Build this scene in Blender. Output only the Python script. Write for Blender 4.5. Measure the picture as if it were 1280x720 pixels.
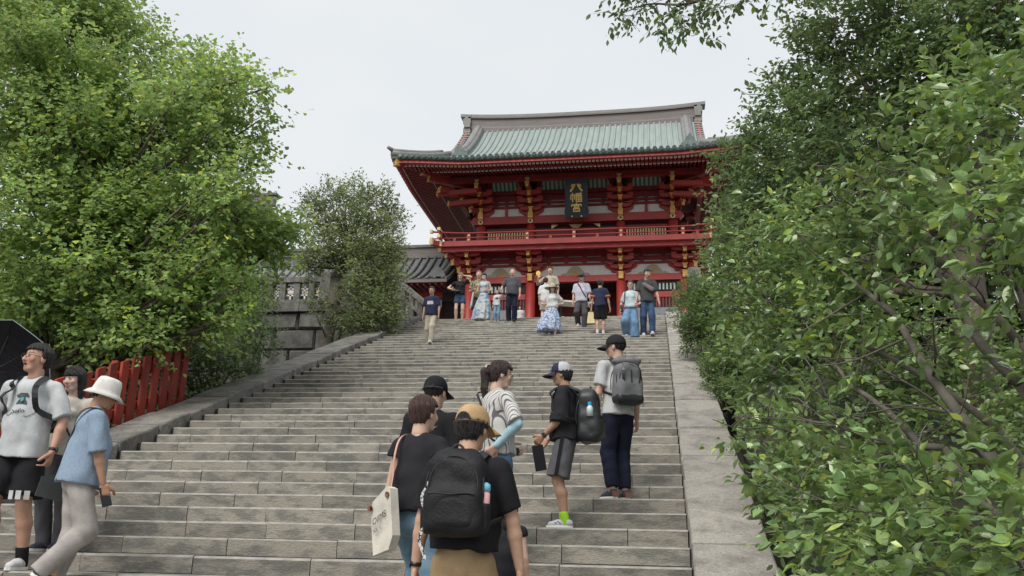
import bpy, bmesh, math, random
import numpy as np
from mathutils import Vector, Matrix
for o in list(bpy.data.objects): bpy.data.objects.remove(o, do_unlink=True)
SC = bpy.context.scene; COL = SC.collection
random.seed(7); RNG = np.random.default_rng(11)

# ---------------------------------------------------------------- camera, sky, sun, exposure
FPX, ZC = 1138.0, 1.82                      # focal length in 1280-px pixels, eye height above the lower ground
YAW, PITCH, ROLL = 0.1635, 0.2807, 0.0224
def cam_axes():
    f = Vector((-math.sin(YAW)*math.cos(PITCH), math.cos(YAW)*math.cos(PITCH), math.sin(PITCH)))
    r = Vector((math.cos(YAW), math.sin(YAW), 0)); d = f.cross(r)
    r2 = math.cos(ROLL)*r - math.sin(ROLL)*d; d2 = f.cross(r2)
    return r2, d2, f
CR, CD, CF = cam_axes()
cam_data = bpy.data.cameras.new('camera'); cam = bpy.data.objects.new('camera', cam_data); COL.objects.link(cam)
cam_data.sensor_width = 36; cam_data.lens = FPX/1280*36; cam_data.clip_start = .05; cam_data.clip_end = 3000
m4 = Matrix.Identity(4)
for i in range(3):
    m4[i][0] = CR[i]; m4[i][1] = -CD[i]; m4[i][2] = -CF[i]
m4[2][3] = ZC; cam.matrix_world = m4; SC.camera = cam

SUN_EL, SUN_AZ = math.radians(50), math.radians(203)     # azimuth from +Y, clockwise: high, from behind the camera
world = bpy.data.worlds.new('World'); SC.world = world; world.use_nodes = True
wn = world.node_tree; wn.nodes.clear()
wo = wn.nodes.new('ShaderNodeOutputWorld'); bg = wn.nodes.new('ShaderNodeBackground')
sky = wn.nodes.new('ShaderNodeTexSky'); sky.sky_type = 'NISHITA'; sky.sun_disc = False
sky.sun_elevation = SUN_EL; sky.sun_rotation = SUN_AZ; sky.air_density = 1.0; sky.dust_density = 4.0; sky.ozone_density = 1.0
hs = wn.nodes.new('ShaderNodeHueSaturation'); hs.inputs['Saturation'].default_value = .12
wtc = wn.nodes.new('ShaderNodeTexCoord'); wmp = wn.nodes.new('ShaderNodeMapping'); wmp.inputs['Scale'].default_value = (1, 1, 2.2)
wnz = wn.nodes.new('ShaderNodeTexNoise'); wnz.inputs['Scale'].default_value = 1.3; wnz.inputs['Detail'].default_value = 4
wrp = wn.nodes.new('ShaderNodeValToRGB'); wrp.color_ramp.elements[0].position = .3; wrp.color_ramp.elements[1].position = .72
wrp.color_ramp.elements[0].color = (3.75, 4.0, 4.28, 1); wrp.color_ramp.elements[1].color = (4.75, 4.85, 4.85, 1)
wmx = wn.nodes.new('ShaderNodeMix'); wmx.data_type = 'RGBA'; wmx.inputs[0].default_value = .92
wn.links.new(sky.outputs[0], hs.inputs['Color']); wn.links.new(wtc.outputs['Generated'], wmp.inputs[0]); wn.links.new(wmp.outputs[0], wnz.inputs['Vector'])
wn.links.new(wnz.outputs[0], wrp.inputs[0]); wn.links.new(hs.outputs[0], wmx.inputs[6]); wn.links.new(wrp.outputs[0], wmx.inputs[7])
wn.links.new(wmx.outputs[2], bg.inputs[0]); bg.inputs[1].default_value = .1; wn.links.new(bg.outputs[0], wo.inputs[0])
sun_data = bpy.data.lights.new('sun', 'SUN'); sun = bpy.data.objects.new('sun', sun_data); COL.objects.link(sun)
sun_data.energy = 1.5; sun_data.angle = math.radians(38); sun_data.color = (1, .96, .9)
sd = Vector((math.sin(SUN_AZ)*math.cos(SUN_EL), math.cos(SUN_AZ)*math.cos(SUN_EL), math.sin(SUN_EL)))
sun.rotation_euler = sd.to_track_quat('Z', 'Y').to_euler(); sun.location = (0, -10, 40)
SC.view_settings.view_transform = 'Standard'; SC.view_settings.look = 'None'; SC.view_settings.exposure = 1.0; SC.view_settings.gamma = 1
SC.view_settings.use_curve_mapping = False
SC.render.engine = 'CYCLES'

# ---------------------------------------------------------------- helpers
def px(x, y, Y):
    """point at depth Y (metres up the stair axis) seen at photo pixel x,y"""
    w = CR*((x-640)/FPX) + CD*((y-360)/FPX) + CF
    return Vector((w.x*Y/w.y, Y, w.z*Y/w.y+ZC))
def to_px(P):
    q = Vector((P[0], P[1], P[2]-ZC)); z = q.dot(CF)
    return 640+FPX*q.dot(CR)/z, 360+FPX*q.dot(CD)/z, z
MATS = {}
def mat(name, col, rough=.7, var=.12, scale=6, bump=.0, bscale=40, metal=0, rnd=0, col2=None, spec=.5, stretch=None, edge=(.35, .65), attr=None, transl=0, coat=0, grain=0):
    """procedural Principled material: colour mottled by noise, optional per-object variation and fine relief"""
    if name in MATS: return MATS[name]
    m = bpy.data.materials.new(name); m.use_nodes = True; nt = m.node_tree; N = nt.nodes; Lk = nt.links
    b = N['Principled BSDF']; b.inputs['Roughness'].default_value = rough; b.inputs['Metallic'].default_value = metal
    b.inputs['Specular IOR Level'].default_value = spec; b.inputs['Coat Weight'].default_value = coat
    tc = N.new('ShaderNodeTexCoord'); mp = N.new('ShaderNodeMapping'); Lk.new(tc.outputs['Object'], mp.inputs[0])
    if stretch: mp.inputs['Scale'].default_value = stretch
    vec = mp.outputs[0]
    if rnd:
        oi = N.new('ShaderNodeObjectInfo'); ad = N.new('ShaderNodeVectorMath'); ad.operation = 'MULTIPLY_ADD'
        ad.inputs[1].default_value = (37, 91, 53); Lk.new(oi.outputs['Random'], ad.inputs[0]); Lk.new(vec, ad.inputs[2]); vec = ad.outputs[0]
    nz = N.new('ShaderNodeTexNoise'); nz.inputs['Scale'].default_value = scale; nz.inputs['Detail'].default_value = 6; nz.inputs['Roughness'].default_value = .6
    Lk.new(vec, nz.inputs['Vector'])
    c1 = [max(0, c*(1-var)) for c in col]; c2 = [min(1, c*(1+var)) for c in col]
    if col2: c1, c2 = list(col2), list(col)
    rp = N.new('ShaderNodeValToRGB'); rp.color_ramp.elements[0].position, rp.color_ramp.elements[1].position = edge
    rp.color_ramp.elements[0].color = (*c1, 1); rp.color_ramp.elements[1].color = (*c2, 1); Lk.new(nz.outputs[0], rp.inputs[0])
    out = rp.outputs[0]
    if grain:                                          # pits and fine speckle on top of the blotches
        n3 = N.new('ShaderNodeTexNoise'); n3.inputs['Scale'].default_value = scale*11; n3.inputs['Detail'].default_value = 8; n3.inputs['Roughness'].default_value = .75; Lk.new(vec, n3.inputs['Vector'])
        m3 = N.new('ShaderNodeMapRange'); m3.inputs[1].default_value = .35; m3.inputs[2].default_value = .65; m3.inputs[3].default_value = 1-grain; m3.inputs[4].default_value = 1+grain*.6; Lk.new(n3.outputs[0], m3.inputs[0])
        h3 = N.new('ShaderNodeHueSaturation'); Lk.new(m3.outputs[0], h3.inputs['Value']); Lk.new(out, h3.inputs['Color']); out = h3.outputs[0]
    if attr:
        at = N.new('ShaderNodeAttribute'); at.attribute_name = attr; mu = N.new('ShaderNodeMix'); mu.data_type = 'RGBA'; mu.blend_type = 'MULTIPLY'
        mu.inputs[0].default_value = 1; Lk.new(out, mu.inputs[6]); Lk.new(at.outputs['Color'], mu.inputs[7]); out = mu.outputs[2]
    if rnd:
        hv = N.new('ShaderNodeHueSaturation'); mr = N.new('ShaderNodeMapRange'); mr.inputs[3].default_value = 1-rnd; mr.inputs[4].default_value = 1+rnd
        Lk.new(oi.outputs['Random'], mr.inputs[0]); Lk.new(mr.outputs[0], hv.inputs['Value']); Lk.new(out, hv.inputs['Color']); out = hv.outputs[0]
    Lk.new(out, b.inputs['Base Color'])
    if bump:
        n2 = N.new('ShaderNodeTexNoise'); n2.inputs['Scale'].default_value = bscale; n2.inputs['Detail'].default_value = 5; Lk.new(vec, n2.inputs['Vector'])
        bp = N.new('ShaderNodeBump'); bp.inputs['Strength'].default_value = bump; bp.inputs['Distance'].default_value = .02
        Lk.new(n2.outputs[0], bp.inputs['Height']); Lk.new(bp.outputs[0], b.inputs['Normal'])
    if transl:
        tr = N.new('ShaderNodeBsdfTranslucent'); ms = N.new('ShaderNodeMixShader'); ms.inputs[0].default_value = transl
        gm = N.new('ShaderNodeHueSaturation'); gm.inputs['Value'].default_value = 1.5; gm.inputs['Hue'].default_value = .485; Lk.new(out, gm.inputs['Color']); Lk.new(gm.outputs[0], tr.inputs[0])
        Lk.new(b.outputs[0], ms.inputs[1]); Lk.new(tr.outputs[0], ms.inputs[2]); Lk.new(ms.outputs[0], N['Material Output'].inputs[0])
    MATS[name] = m; return m

def link(name, me, m=None, parent=None, smooth=False, loc=None):
    if m is not None and not me.materials: me.materials.append(m)
    if smooth: me.polygons.foreach_set('use_smooth', [True]*len(me.polygons))
    o = bpy.data.objects.new(name, me); COL.objects.link(o)
    if parent is not None: o.parent = parent
    if loc is not None: o.location = loc
    return o
def tag(o, label=None, cat=None, group=None, kind=None):
    if label: o['label'] = label
    if cat: o['category'] = cat
    if group: o['group'] = group
    if kind: o['kind'] = kind
    return o
def empty(name, loc=(0, 0, 0), rz=0, label=None, cat=None, group=None):
    o = bpy.data.objects.new(name, None); COL.objects.link(o); o.location = loc; o.rotation_euler = (0, 0, rz); o.empty_display_size = .1
    return tag(o, label, cat, group)
def mesh_np(name, V, F, smooth=False):
    """mesh from numpy arrays; F is (n,3) or (n,4)"""
    me = bpy.data.meshes.new(name); V = np.asarray(V, np.float32); F = np.asarray(F, np.int32); k = F.shape[1]
    me.vertices.add(len(V)); me.vertices.foreach_set('co', V.ravel())
    me.loops.add(F.size); me.loops.foreach_set('vertex_index', F.ravel())
    me.polygons.add(len(F)); me.polygons.foreach_set('loop_start', np.arange(0, F.size, k, dtype=np.int32))
    me.polygons.foreach_set('use_smooth', np.full(len(F), smooth)); me.update(calc_edges=True); return me
class MB:
    """collects simple solids into one mesh"""
    def __init__(s): s.v = []; s.f = []
    def add(s, V, F):
        k = len(s.v); s.v += [tuple(v) for v in V]; s.f += [tuple(i+k for i in f) for f in F]; return s
    def box(s, x0, x1, y0, y1, z0, z1, M=None):
        V = [(x, y, z) for z in (z0, z1) for y in (y0, y1) for x in (x0, x1)]
        if M is not None: V = [M @ Vector(v) for v in V]
        return s.add(V, [(0, 2, 3, 1), (4, 5, 7, 6), (0, 1, 5, 4), (1, 3, 7, 5), (3, 2, 6, 7), (2, 0, 4, 6)])
    def beam(s, a, b, w, h, up=(0, 0, 1)):
        a, b = Vector(a), Vector(b); d = (b-a).normalized(); r = d.cross(Vector(up)); r = r.normalized() if r.length > 1e-5 else Vector((1, 0, 0)); u = r.cross(d)
        V = []
        for p in (a, b):
            for i, j in ((-1, -1), (1, -1), (1, 1), (-1, 1)): V.append(p+r*(w/2*i)+u*(h/2*j))
        return s.add(V, [(0, 1, 2, 3), (7, 6, 5, 4), (0, 4, 5, 1), (1, 5, 6, 2), (2, 6, 7, 3), (3, 7, 4, 0)])
    def tube(s, pts, rad, n=8, caps=True, sx=1.0):
        pts = [Vector(p) for p in pts]; R = rad if isinstance(rad, (list, tuple)) else [rad]*len(pts); V = []; F = []; k = len(pts); ref = None
        for i, p in enumerate(pts):
            d = (pts[min(i+1, k-1)]-pts[max(i-1, 0)]).normalized()
            if ref is None: ref = Vector((0, 0, 1)) if abs(d.z) < .9 else Vector((1, 0, 0))
            r = d.cross(ref).normalized(); u = r.cross(d); ref = u
            for j in range(n):
                a = 2*math.pi*j/n; V.append(p+r*(math.cos(a)*R[i]*sx)+u*(math.sin(a)*R[i]))
        for i in range(k-1):
            for j in range(n): F.append((i*n+j, i*n+(j+1) % n, (i+1)*n+(j+1) % n, (i+1)*n+j))
        if caps: F.append(tuple(range(n))[::-1]); F.append(tuple(range((k-1)*n, k*n)))
        return s.add(V, F)
    def prism(s, prof, a, b, M=None):
        """prof: list of (x,z) outline; extruded along y from a to b"""
        n = len(prof); V = [(x, a, z) for x, z in prof]+[(x, b, z) for x, z in prof]
        if M is not None: V = [M @ Vector(v) for v in V]
        F = [tuple(range(n)), tuple(range(2*n-1, n-1, -1))]+[(i, i+n, (i+1) % n+n, (i+1) % n) for i in range(n)]
        return s.add(V, F)
    def mesh(s, name, smooth=False):
        me = bpy.data.meshes.new(name); me.from_pydata(s.v, [], s.f); me.update()
        bm = bmesh.new(); bm.from_mesh(me); bmesh.ops.recalc_face_normals(bm, faces=bm.faces); bm.to_mesh(me); bm.free()
        if smooth: me.polygons.foreach_set('use_smooth', [True]*len(me.polygons))
        return me
    def obj(s, name, m, parent=None, smooth=False, loc=None): return link(name, s.mesh(name, smooth), m, parent, False, loc)

# ---------------------------------------------------------------- stair layout
TR, RI, Y0, NTOP = .42, .1564, 7.7415, 43
XL, XR = -7.0, .238
def nose_z(Y): return ZC-.1+(Y-Y0)/TR*RI                       # sloping line through the step edges
def step_z(Y): return max(0.0, min(ZC-.1+math.floor((Y-Y0)/TR+1e-6)*RI, PZ))
PZ = ZC-.1+NTOP*RI; YTOP = Y0+NTOP*TR

M_step = mat('step_stone', (.262, .24, .204), .85, scale=3.4, col2=(.152, .146, .128), edge=(.42, .55), bump=.4, bscale=30, rnd=.2, stretch=(1, 1, 2.6), grain=.22)
M_arris = mat('worn_skylit_step_edge', (.33, .315, .285), .85, scale=9, col2=(.22, .21, .19), edge=(.3, .6))  # worn chamfer; the bright skylight line on the nosings is painted into its colour
M_joint = mat('joint_dirt', (.035, .032, .028), .95, bump=.2)
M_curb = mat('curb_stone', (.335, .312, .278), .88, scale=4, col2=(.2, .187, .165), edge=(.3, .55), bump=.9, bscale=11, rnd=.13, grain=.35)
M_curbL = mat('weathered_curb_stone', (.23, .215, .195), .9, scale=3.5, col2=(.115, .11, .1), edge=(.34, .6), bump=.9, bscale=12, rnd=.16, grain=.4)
M_soil = mat('soil', (.05, .045, .03), .95, scale=3, col2=(.03, .035, .018), bump=.8, bscale=20)
M_pave = mat('paving', (.24, .225, .2), .9, scale=2, var=.2, bump=.2)
M_wallst = mat('retaining_stone', (.15, .145, .133), .9, scale=3, col2=(.06, .06, .055), edge=(.35, .65), bump=.8, bscale=9, rnd=.22)
M_granite = mat('balustrade_stone', (.2, .192, .178), .9, scale=6, col2=(.08, .08, .076), edge=(.32, .62), bump=.5, bscale=20, rnd=.12)

# terrain: one sheet from far in front to far behind; follows the stair slope and the upper terrace
def left_drop(X, Y): return 1.5*max(0, min(1, (Y-15)/6.5)) if X < XL-.8 and Y < 25.4 else 0   # ground falls away below the retaining wall
def terr(X, Y):
    zs = nose_z(Y); z = max(0.0, min(zs, PZ))-.03
    if XL-.9 < X < XR+.9: z -= .55 if 2.5 < Y < YTOP+.4 else .02
    elif X > XR+.6 and Y < YTOP-1: z -= .18
    z -= left_drop(X, Y)
    return z
xs = [-900, -300, -100, -40, -25, -18, -14, -11, -9, XL-.91, XL-.89, -5, -2, XR+.89, XR+.91, 2, 3, 4.5, 6, 9, 14, 20, 35, 100, 300, 900]
ys = [-900, -200, -50, -10, 0, 2, 2.49, 2.6, 3.2]+list(np.arange(4, 25.1, 1.2))+[25.38, 25.5, YTOP-.02, YTOP+.3, YTOP+.5, 30, 36, 45, 60, 120, 300, 900]
V = []; F = []
for y in ys:
    for x in xs:
        z = terr(x, y)
        if 3 < y < YTOP-1 and not (XL-1 < x < XR+1): z += random.uniform(-.1, .04)
        V.append((x, y, z))
nx = len(xs)
for j in range(len(ys)-1):
    for i in range(nx-1): F.append((j*nx+i, j*nx+i+1, (j+1)*nx+i+1, (j+1)*nx+i))
tag(link('ground', mesh_np('ground', V, F), M_soil), 'dark earth slope either side of the stone stairs', kind='structure')
tag(MB().box(-30, 26, YTOP+.45, 60, PZ-.3, PZ-.003).obj('terrace_paving', M_pave), 'pale paved terrace at the top of the stairs', kind='structure')
tag(MB().box(-8, 6, -12, Y0-11*TR+.3, -.3, .004).obj('lower_paving', M_pave), 'paved ground at the foot of the stairs', kind='structure')

# stairs: a solid core with every stone block of the steps laid on it
core = MB()
NB = -10
for n in range(NB, NTOP+1):
    y = Y0+n*TR; z = ZC-.1+n*RI
    core.box(XL-.04, XR+.02, y+.03, y+TR+.06 if n < NTOP else y+.5, z-.6, z-.012)
stairs = tag(core.obj('stairs', M_joint), 'broad flight of weathered grey stone steps up to the gate', kind='structure')
def block_mesh(w, seed):
    rr = random.Random(seed); c = .012+rr.random()*.008; d = TR+.05; h = RI-.004; e = lambda: rr.uniform(-.003, .003)
    P = [(0, c), (.0, h-c), (c, h), (d, h), (d, .0), (0, 0)]
    V = []
    for k, x in enumerate((0, w)):
        dy = e(); dz = e()
        V += [(x, yy+dy, zz+dz) for yy, zz in P[1:]]
    n = 5
    F = [(0, 1, 2, 3, 4)[::-1], tuple(range(n, 2*n))]+[(i, (i+1) % n, (i+1) % n+n, i+n) for i in range(n)]
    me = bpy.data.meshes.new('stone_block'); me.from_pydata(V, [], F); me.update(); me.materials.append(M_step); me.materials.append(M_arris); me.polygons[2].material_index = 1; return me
rest = MB(); cnt = 0; rs = random.Random(5); off = .4
for n in range(NB, NTOP+1):
    y = Y0+n*TR; z = ZC-.1+n*RI-RI+.002; x = XL+rs.uniform(0, .05); off = rs.uniform(.25, 1.0); first = True
    while x < XR-.02:
        w = off if first else rs.uniform(.82, 1.12); first = False
        if XR-(x+w) < .35: w = XR-.002-x
        me = block_mesh(w-.007, cnt*7+n)
        yy = y+rs.uniform(-.006, .006)
        if -1 <= n <= 39:
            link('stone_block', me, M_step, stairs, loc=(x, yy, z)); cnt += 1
        else:
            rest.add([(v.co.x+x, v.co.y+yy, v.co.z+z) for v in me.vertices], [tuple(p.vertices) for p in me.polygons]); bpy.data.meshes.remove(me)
        x += w
tag(rest.obj('stone_block_rows', M_step, stairs), kind='stuff')

# sloping curbs either side, of separate stone slabs
def curb(name, label, x0, x1, m, lip, ys, y1, seed, deep=.75):
    rr = random.Random(seed); root = empty(name, (x0, ys, 0)); tag(root, label, 'stone curb')
    y = ys
    while y < y1-.2:
        L = rr.uniform(.75, 1.35); ye = min(y+L, y1); g = .012+rr.random()*.016; sh_ = rr.uniform(-.012, .012)
        V = []; j = lambda a=.012: rr.uniform(-a, a)
        nseg = 3
        xsn = [x0, x0+.012, x0+(x1-x0)*.5, x1-.015, x1]
        rows = []
        for k in range(nseg+1):
            yy = y+g+(ye-y-2*g)*k/nseg; zt = nose_z(yy)+lip+sh_+(rr.uniform(-.008, .008) if 0 < k < nseg else -.004+j(.006))
            zt = min(zt, PZ+lip)
            rows.append([(xsn[0]+j(.008), yy+j(.006), zt-.022), (xsn[1]+j(.006), yy, zt), (xsn[2], yy, zt+j(.004)), (xsn[3], yy, zt), (xsn[4]+j(.008), yy, zt-.02), (xsn[4], yy, zt-deep), (xsn[0], yy, zt-deep)])
        for r_ in rows: V += r_
        F = []; q = 7
        for k in range(nseg):
            for i in range(q): F.append((k*q+i, k*q+(i+1) % q, (k+1)*q+(i+1) % q, (k+1)*q+i))
        F.append(tuple(range(q))); F.append(tuple(range(nseg*q, nseg*q+q))[::-1])
        mb = MB(); mb.add([(a-x0, b-ys, c) for a, b, c in V], F); mb.obj('curb_slab', m, root); y = ye
    mb = MB(); mb.beam((.12*(1 if x0 > -3 else 1)+(x1-x0)/2-.12, .3, nose_z(ys+.3)-.34+lip), ((x1-x0)/2, y1-ys-.02, min(nose_z(y1), PZ)-.34+lip), x1-x0-.06, .6).obj('curb_bed', M_joint, root)
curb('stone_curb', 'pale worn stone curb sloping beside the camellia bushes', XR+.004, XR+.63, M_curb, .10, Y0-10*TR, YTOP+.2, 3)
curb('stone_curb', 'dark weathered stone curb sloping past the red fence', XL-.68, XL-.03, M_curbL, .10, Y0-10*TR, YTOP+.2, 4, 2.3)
# ---------------------------------------------------------------- two-storeyed gate
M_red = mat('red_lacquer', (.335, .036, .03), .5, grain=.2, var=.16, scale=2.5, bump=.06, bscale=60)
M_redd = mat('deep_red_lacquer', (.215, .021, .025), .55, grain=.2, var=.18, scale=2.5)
M_peel = mat('peeling_red_lacquer', (.3, .03, .032), .6, scale=5, col2=(.5, .3, .26), edge=(.33, .4), stretch=(.6, 1, 9))
M_white = mat('white_plaster', (.74, .7, .66), .85, var=.06)
M_gold = mat('gilt_metal', (.58, .33, .085), .45, var=.3, scale=14, metal=.25)
M_goldp = mat('pale_gilt', (.6, .47, .25), .45, var=.15, scale=20, metal=.3)
M_patina = mat('patina_copper', (.3, .352, .335), .55, scale=2.2, col2=(.225, .275, .26), edge=(.3, .7), grain=.12, stretch=(2, .4, .4))
M_patinad = mat('dark_patina_edge', (.105, .14, .135), .6, var=.2)
M_ridge = mat('ridge_copper', (.155, .13, .122), .6, scale=3, var=.16, stretch=(.5, 1, 6))
M_ridgec = mat('ridge_cap_copper', (.2, .2, .195), .6, var=.12, scale=3)
M_green = mat('green_paint', (.035, .13, .085), .6, var=.15)
M_paleg = mat('pale_green_paint', (.36, .45, .4), .6, var=.1)
M_carve = mat('painted_carving', (.26, .33, .26), .6, scale=14, col2=(.42, .24, .1), edge=(.4, .6))
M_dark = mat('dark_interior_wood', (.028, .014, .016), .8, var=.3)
M_greyp = mat('grey_panel', (.2, .21, .24), .7, var=.08)
M_black = mat('black_lacquer', (.012, .016, .024), .35, var=.2)
GC = Vector((-2.92, 32.0, PZ))
gate = empty('shrine_gate', GC, 0, 'large vermilion two-storey shrine gate with green copper hip-and-gable roof', 'gate')
def G(mb, name, m, parent=None, smooth=False): return mb.obj(name, m, parent or gate, smooth)
DEP = 4.6; YM = DEP/2
CX1 = (-3.96, -1.67, 1.67, 3.96); CX2 = (-3.58, -1.68, 1.68, 3.58); CY = (0, YM, DEP)
lift = lambda u, h: .45*max(0, (abs(u)-(h-2.6))/2.6)**1.8
EX, EYH = 6.42, 5.12                       # eave half width and half depth
def eave_lift(x, y): return max(lift(x, EX), 0) if abs(y-YM) > EYH-.9 else 0
def up(x, y):                              # corner lift of any eave piece: strongest at the four corners
    a = max(0, (abs(x)-(EX-2.6))/2.6); b = max(0, (abs(y-YM)-(EYH-2.6))/2.6)
    return .17*min(1.1, max(a*a*min(1, b*1.3+.0), b*b*min(1, a*1.3)))
# lower storey
for y in CY:
    for x in CX1:
        G(MB().tube([(x, y, 0), (x, y, .12), (x, y, 3.13)], [.19, .185, .178], 18), 'column', M_red, smooth=True)
        G(MB().tube([(x, y, -.02), (x, y, .1)], [.34, .26], 16), 'column_base', M_granite)
for y in (0, DEP):
    G(MB().box(-4.3, 4.3, y-.11, y+.11, 2.885, 3.12), 'head_beam', M_red)
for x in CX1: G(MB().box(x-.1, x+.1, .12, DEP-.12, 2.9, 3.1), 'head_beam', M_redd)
for s in (-1, 1):
    x0, x1 = (1.85, 3.78)
    a, b = (s*x0, s*x1) if s > 0 else (s*x1, s*x0)
    G(MB().box(a, b, -.07, .07, 2.25, 2.46), 'rail_beam', M_red)
    w = G(MB().box(a+.16, b-.02, -.05, -.03, 2.5, 2.53).box(a+.16, b-.02, -.05, -.03, 2.76, 2.79).box(a+.16, a+.2, -.05, -.03, 2.53, 2.76).box(b-.06, b-.02, -.05, -.03, 2.53, 2.76).box(a, b, -.02, .02, 2.46, 2.885), 'lattice_window', M_dark)
    for k in range(12):
        xx = a+.29+k*(b-a-.5)/11; G(MB().box(xx-.03, xx+.03, -.052, -.025, 2.53, 2.76), 'lattice_bar', M_paleg, w)
    G(MB().box(a, b, -.02, .02, 1.86, 2.25), 'dark_panel', M_dark)
    sl = MB()
    for k in range(17): xx = a+.06+k*(b-a-.12)/16; sl.box(xx-.022, xx+.022, -.05, -.022, 1.88, 2.25)
    G(sl, 'lattice_bars', M_redd)
    G(MB().box(a, b, -.06, .06, .15, 1.86), 'lower_panel', M_greyp)
    G(MB().box(a, b, -.09, .09, .0, .15), 'sill_beam', M_red)
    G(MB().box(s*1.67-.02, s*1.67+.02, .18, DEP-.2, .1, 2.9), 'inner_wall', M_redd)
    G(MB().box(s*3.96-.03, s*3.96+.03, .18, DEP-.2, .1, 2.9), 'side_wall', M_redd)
G(MB().box(-1.6, 1.6, YM-.04, YM+.04, 2.2, 3.1), 'door_lintel', M_redd)
for s in (-1, 1):
    d = G(MB().box(min(s*.75, s*1.6), max(s*.75, s*1.6), YM-.03, YM+.03, 0, 2.2), 'door_leaf', M_redd)
    G(MB().box(min(s*.85, s*1.5), max(s*.85, s*1.5), YM-.05, YM-.03, 1.15, 1.95), 'door_panel', M_dark, d)
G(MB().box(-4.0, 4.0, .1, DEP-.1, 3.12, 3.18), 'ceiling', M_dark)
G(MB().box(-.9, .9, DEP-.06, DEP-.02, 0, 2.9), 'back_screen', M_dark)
for s in (-1, 1): G(MB().box(s*1.61-.03, s*1.61+.03, -.12, .02, .0, 2.88), 'door_jamb', M_redd)
# frieze between head beam and balcony: plaster with timber rails in front
G(MB().box(-4.0, 4.0, .04, .08, 3.121, 4.1).box(-3.98, -3.94, .08, DEP, 3.121, 4.1).box(3.94, 3.98, .08, DEP, 3.121, 4.1), 'plaster_frieze', M_white)
for za, zb in ((3.54, 3.615), (3.685, 3.835), (3.9, 4.12)): G(MB().box(-4.05, 4.05, -.04, .039, za, zb), 'frieze_rail', M_redd)
def bays(cx): return [(cx[0], cx[1]), (cx[1], cx[2]), (cx[2], cx[3])]
for a, b in bays(CX1):
    c = (a+b)/2; w = b-a
    for u in ((.33, .67) if w < 3 else (.2, .4, .6, .8)):
        xx = a+u*w; G(MB().box(xx-.07, xx+.07, -.035, .037, 3.615, 3.9), 'frieze_strut', M_redd)
    for s in (-1, 1):                                                # stepped bracket shoulders at the ends of the plaster
        e = a if s > 0 else b
        G(MB().prism([(e, 3.54), (e+s*.62, 3.54), (e+s*.56, 3.42), (e+s*.4, 3.34), (e+s*.34, 3.24), (e, 3.2)][::s], -.03, .035), 'bracket_shoulder', M_red)
    pr = [(c+.34*math.cos(t)*(1+.12*math.cos(4*t)), 3.125+.36*math.sin(t)) for t in np.linspace(0, math.pi, 13)]
    k = G(MB().prism(pr, -.05, .03), 'frog_leg_carving', M_carve)
    G(MB().prism([(c+.15*math.cos(t), 3.13+.17*math.sin(t)) for t in np.linspace(0, math.pi, 8)], -.075, -.05), 'carved_boss', mat('ochre_carving', (.36, .2, .08), .6, var=.3, scale=20), k)
    for s in (-1, 1): G(MB().prism([(c+s*(.42+.13*math.cos(t)), 3.125+.1*math.sin(t)) for t in np.linspace(0, math.pi, 7)], -.04, .03), 'carved_wing', M_carve, k)
# bracket complexes
def boat(x, y, z, L, h, t=.13, along='x'):
    pr = [(-L/2, h), (L/2, h), (L/2, h*.45), (L/2-.1, h*.12), (L/2-.22, 0), (-L/2+.22, 0), (-L/2+.1, h*.12), (-L/2, h*.45)]
    M = Matrix.Translation((x, y, z)) @ (Matrix.Rotation(math.pi/2, 4, 'Z') if along == 'y' else Matrix.Identity(4))
    return pr, M
def gold_cap(par, x, y, z, w, h, rz=0, m=None):
    M = Matrix.Translation((x, y, z)) @ Matrix.Rotation(rz, 4, 'Z')
    pr = [(-w*.5, h), (w*.5, h), (w*.42, h*.72), (w*.3, h*.6), (w*.3, 0), (-w*.3, 0), (-w*.3, h*.6), (-w*.42, h*.72)]
    G(MB().prism(pr, -.03, 0, M), 'gilt_cap', m or M_gold, par)
def bracket(x, z0, tiers, reach, face=-1, name='bracket'):
    mb = MB(); caps = []
    mb.box(x-.16, x+.16, -.15, .15, z0, z0+.12)
    n = len(tiers)
    for k, z in enumerate(tiers):
        r = reach*(k+1)/n
        mb.box(x-.075, x+.075, -r, .1, z-.1, z+.1)
        pr, M = boat(x, -r+.12, z-.03, .95 if k else .8, .15); mb.prism(pr, -.065, .065, M)
        for u in (-.38, .0, .38): mb.box(x+u-.1, x+u+.1, -r+.02, -r+.2, z+.115, z+.21)
        caps.append((x, -r-.001, z-.1, .2, .19))
    o = G(mb, name, M_red)
    for c in caps: gold_cap(o, *c)
    return o
for x in CX1:
    o = bracket(x, 3.121, (3.36, 3.6, 3.83), .78)
    G(MB().box(x-.085, x+.085, -.25, -.12, 2.93, 3.2), 'gilt_cap', M_gold, o)
    gold_cap(o, x, -.93, 3.92, .22, .17)
for s in (-1, 1):                                                    # diagonal corner arms
    mb = MB(); cx = s*3.96
    for k, z in enumerate((3.36, 3.6, 3.83, 4.0)):
        r = .35+.2*k; mb.beam((cx, 0, z), (cx+s*r, -r, z), .15, .17)
    o = G(mb, 'corner_bracket', M_red)
    for k, z in enumerate((3.36, 3.6, 3.83, 4.0)):
        r = .36+.2*k; gold_cap(o, cx+s*r, -r, z-.11, .25, .22, s*math.pi/4)
    for z, r in ((3.36, .3), (3.6, .5), (3.83, .72)):
        for yy in (0, YM, DEP):
            q = G(MB().box(min(cx, cx+s*r), max(cx, cx+s*r), yy-.07, yy+.07, z-.09, z+.09), 'side_bracket', M_red)
            gold_cap(q, cx+s*(r+.001), yy, z-.11, .22, .2, s*math.pi/2)
    G(MB().box(cx+s*.62-.08, cx+s*.62+.08, -.6, -.45, 3.86, 4.0), 'gilt_cap', M_gold, o)
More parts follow.
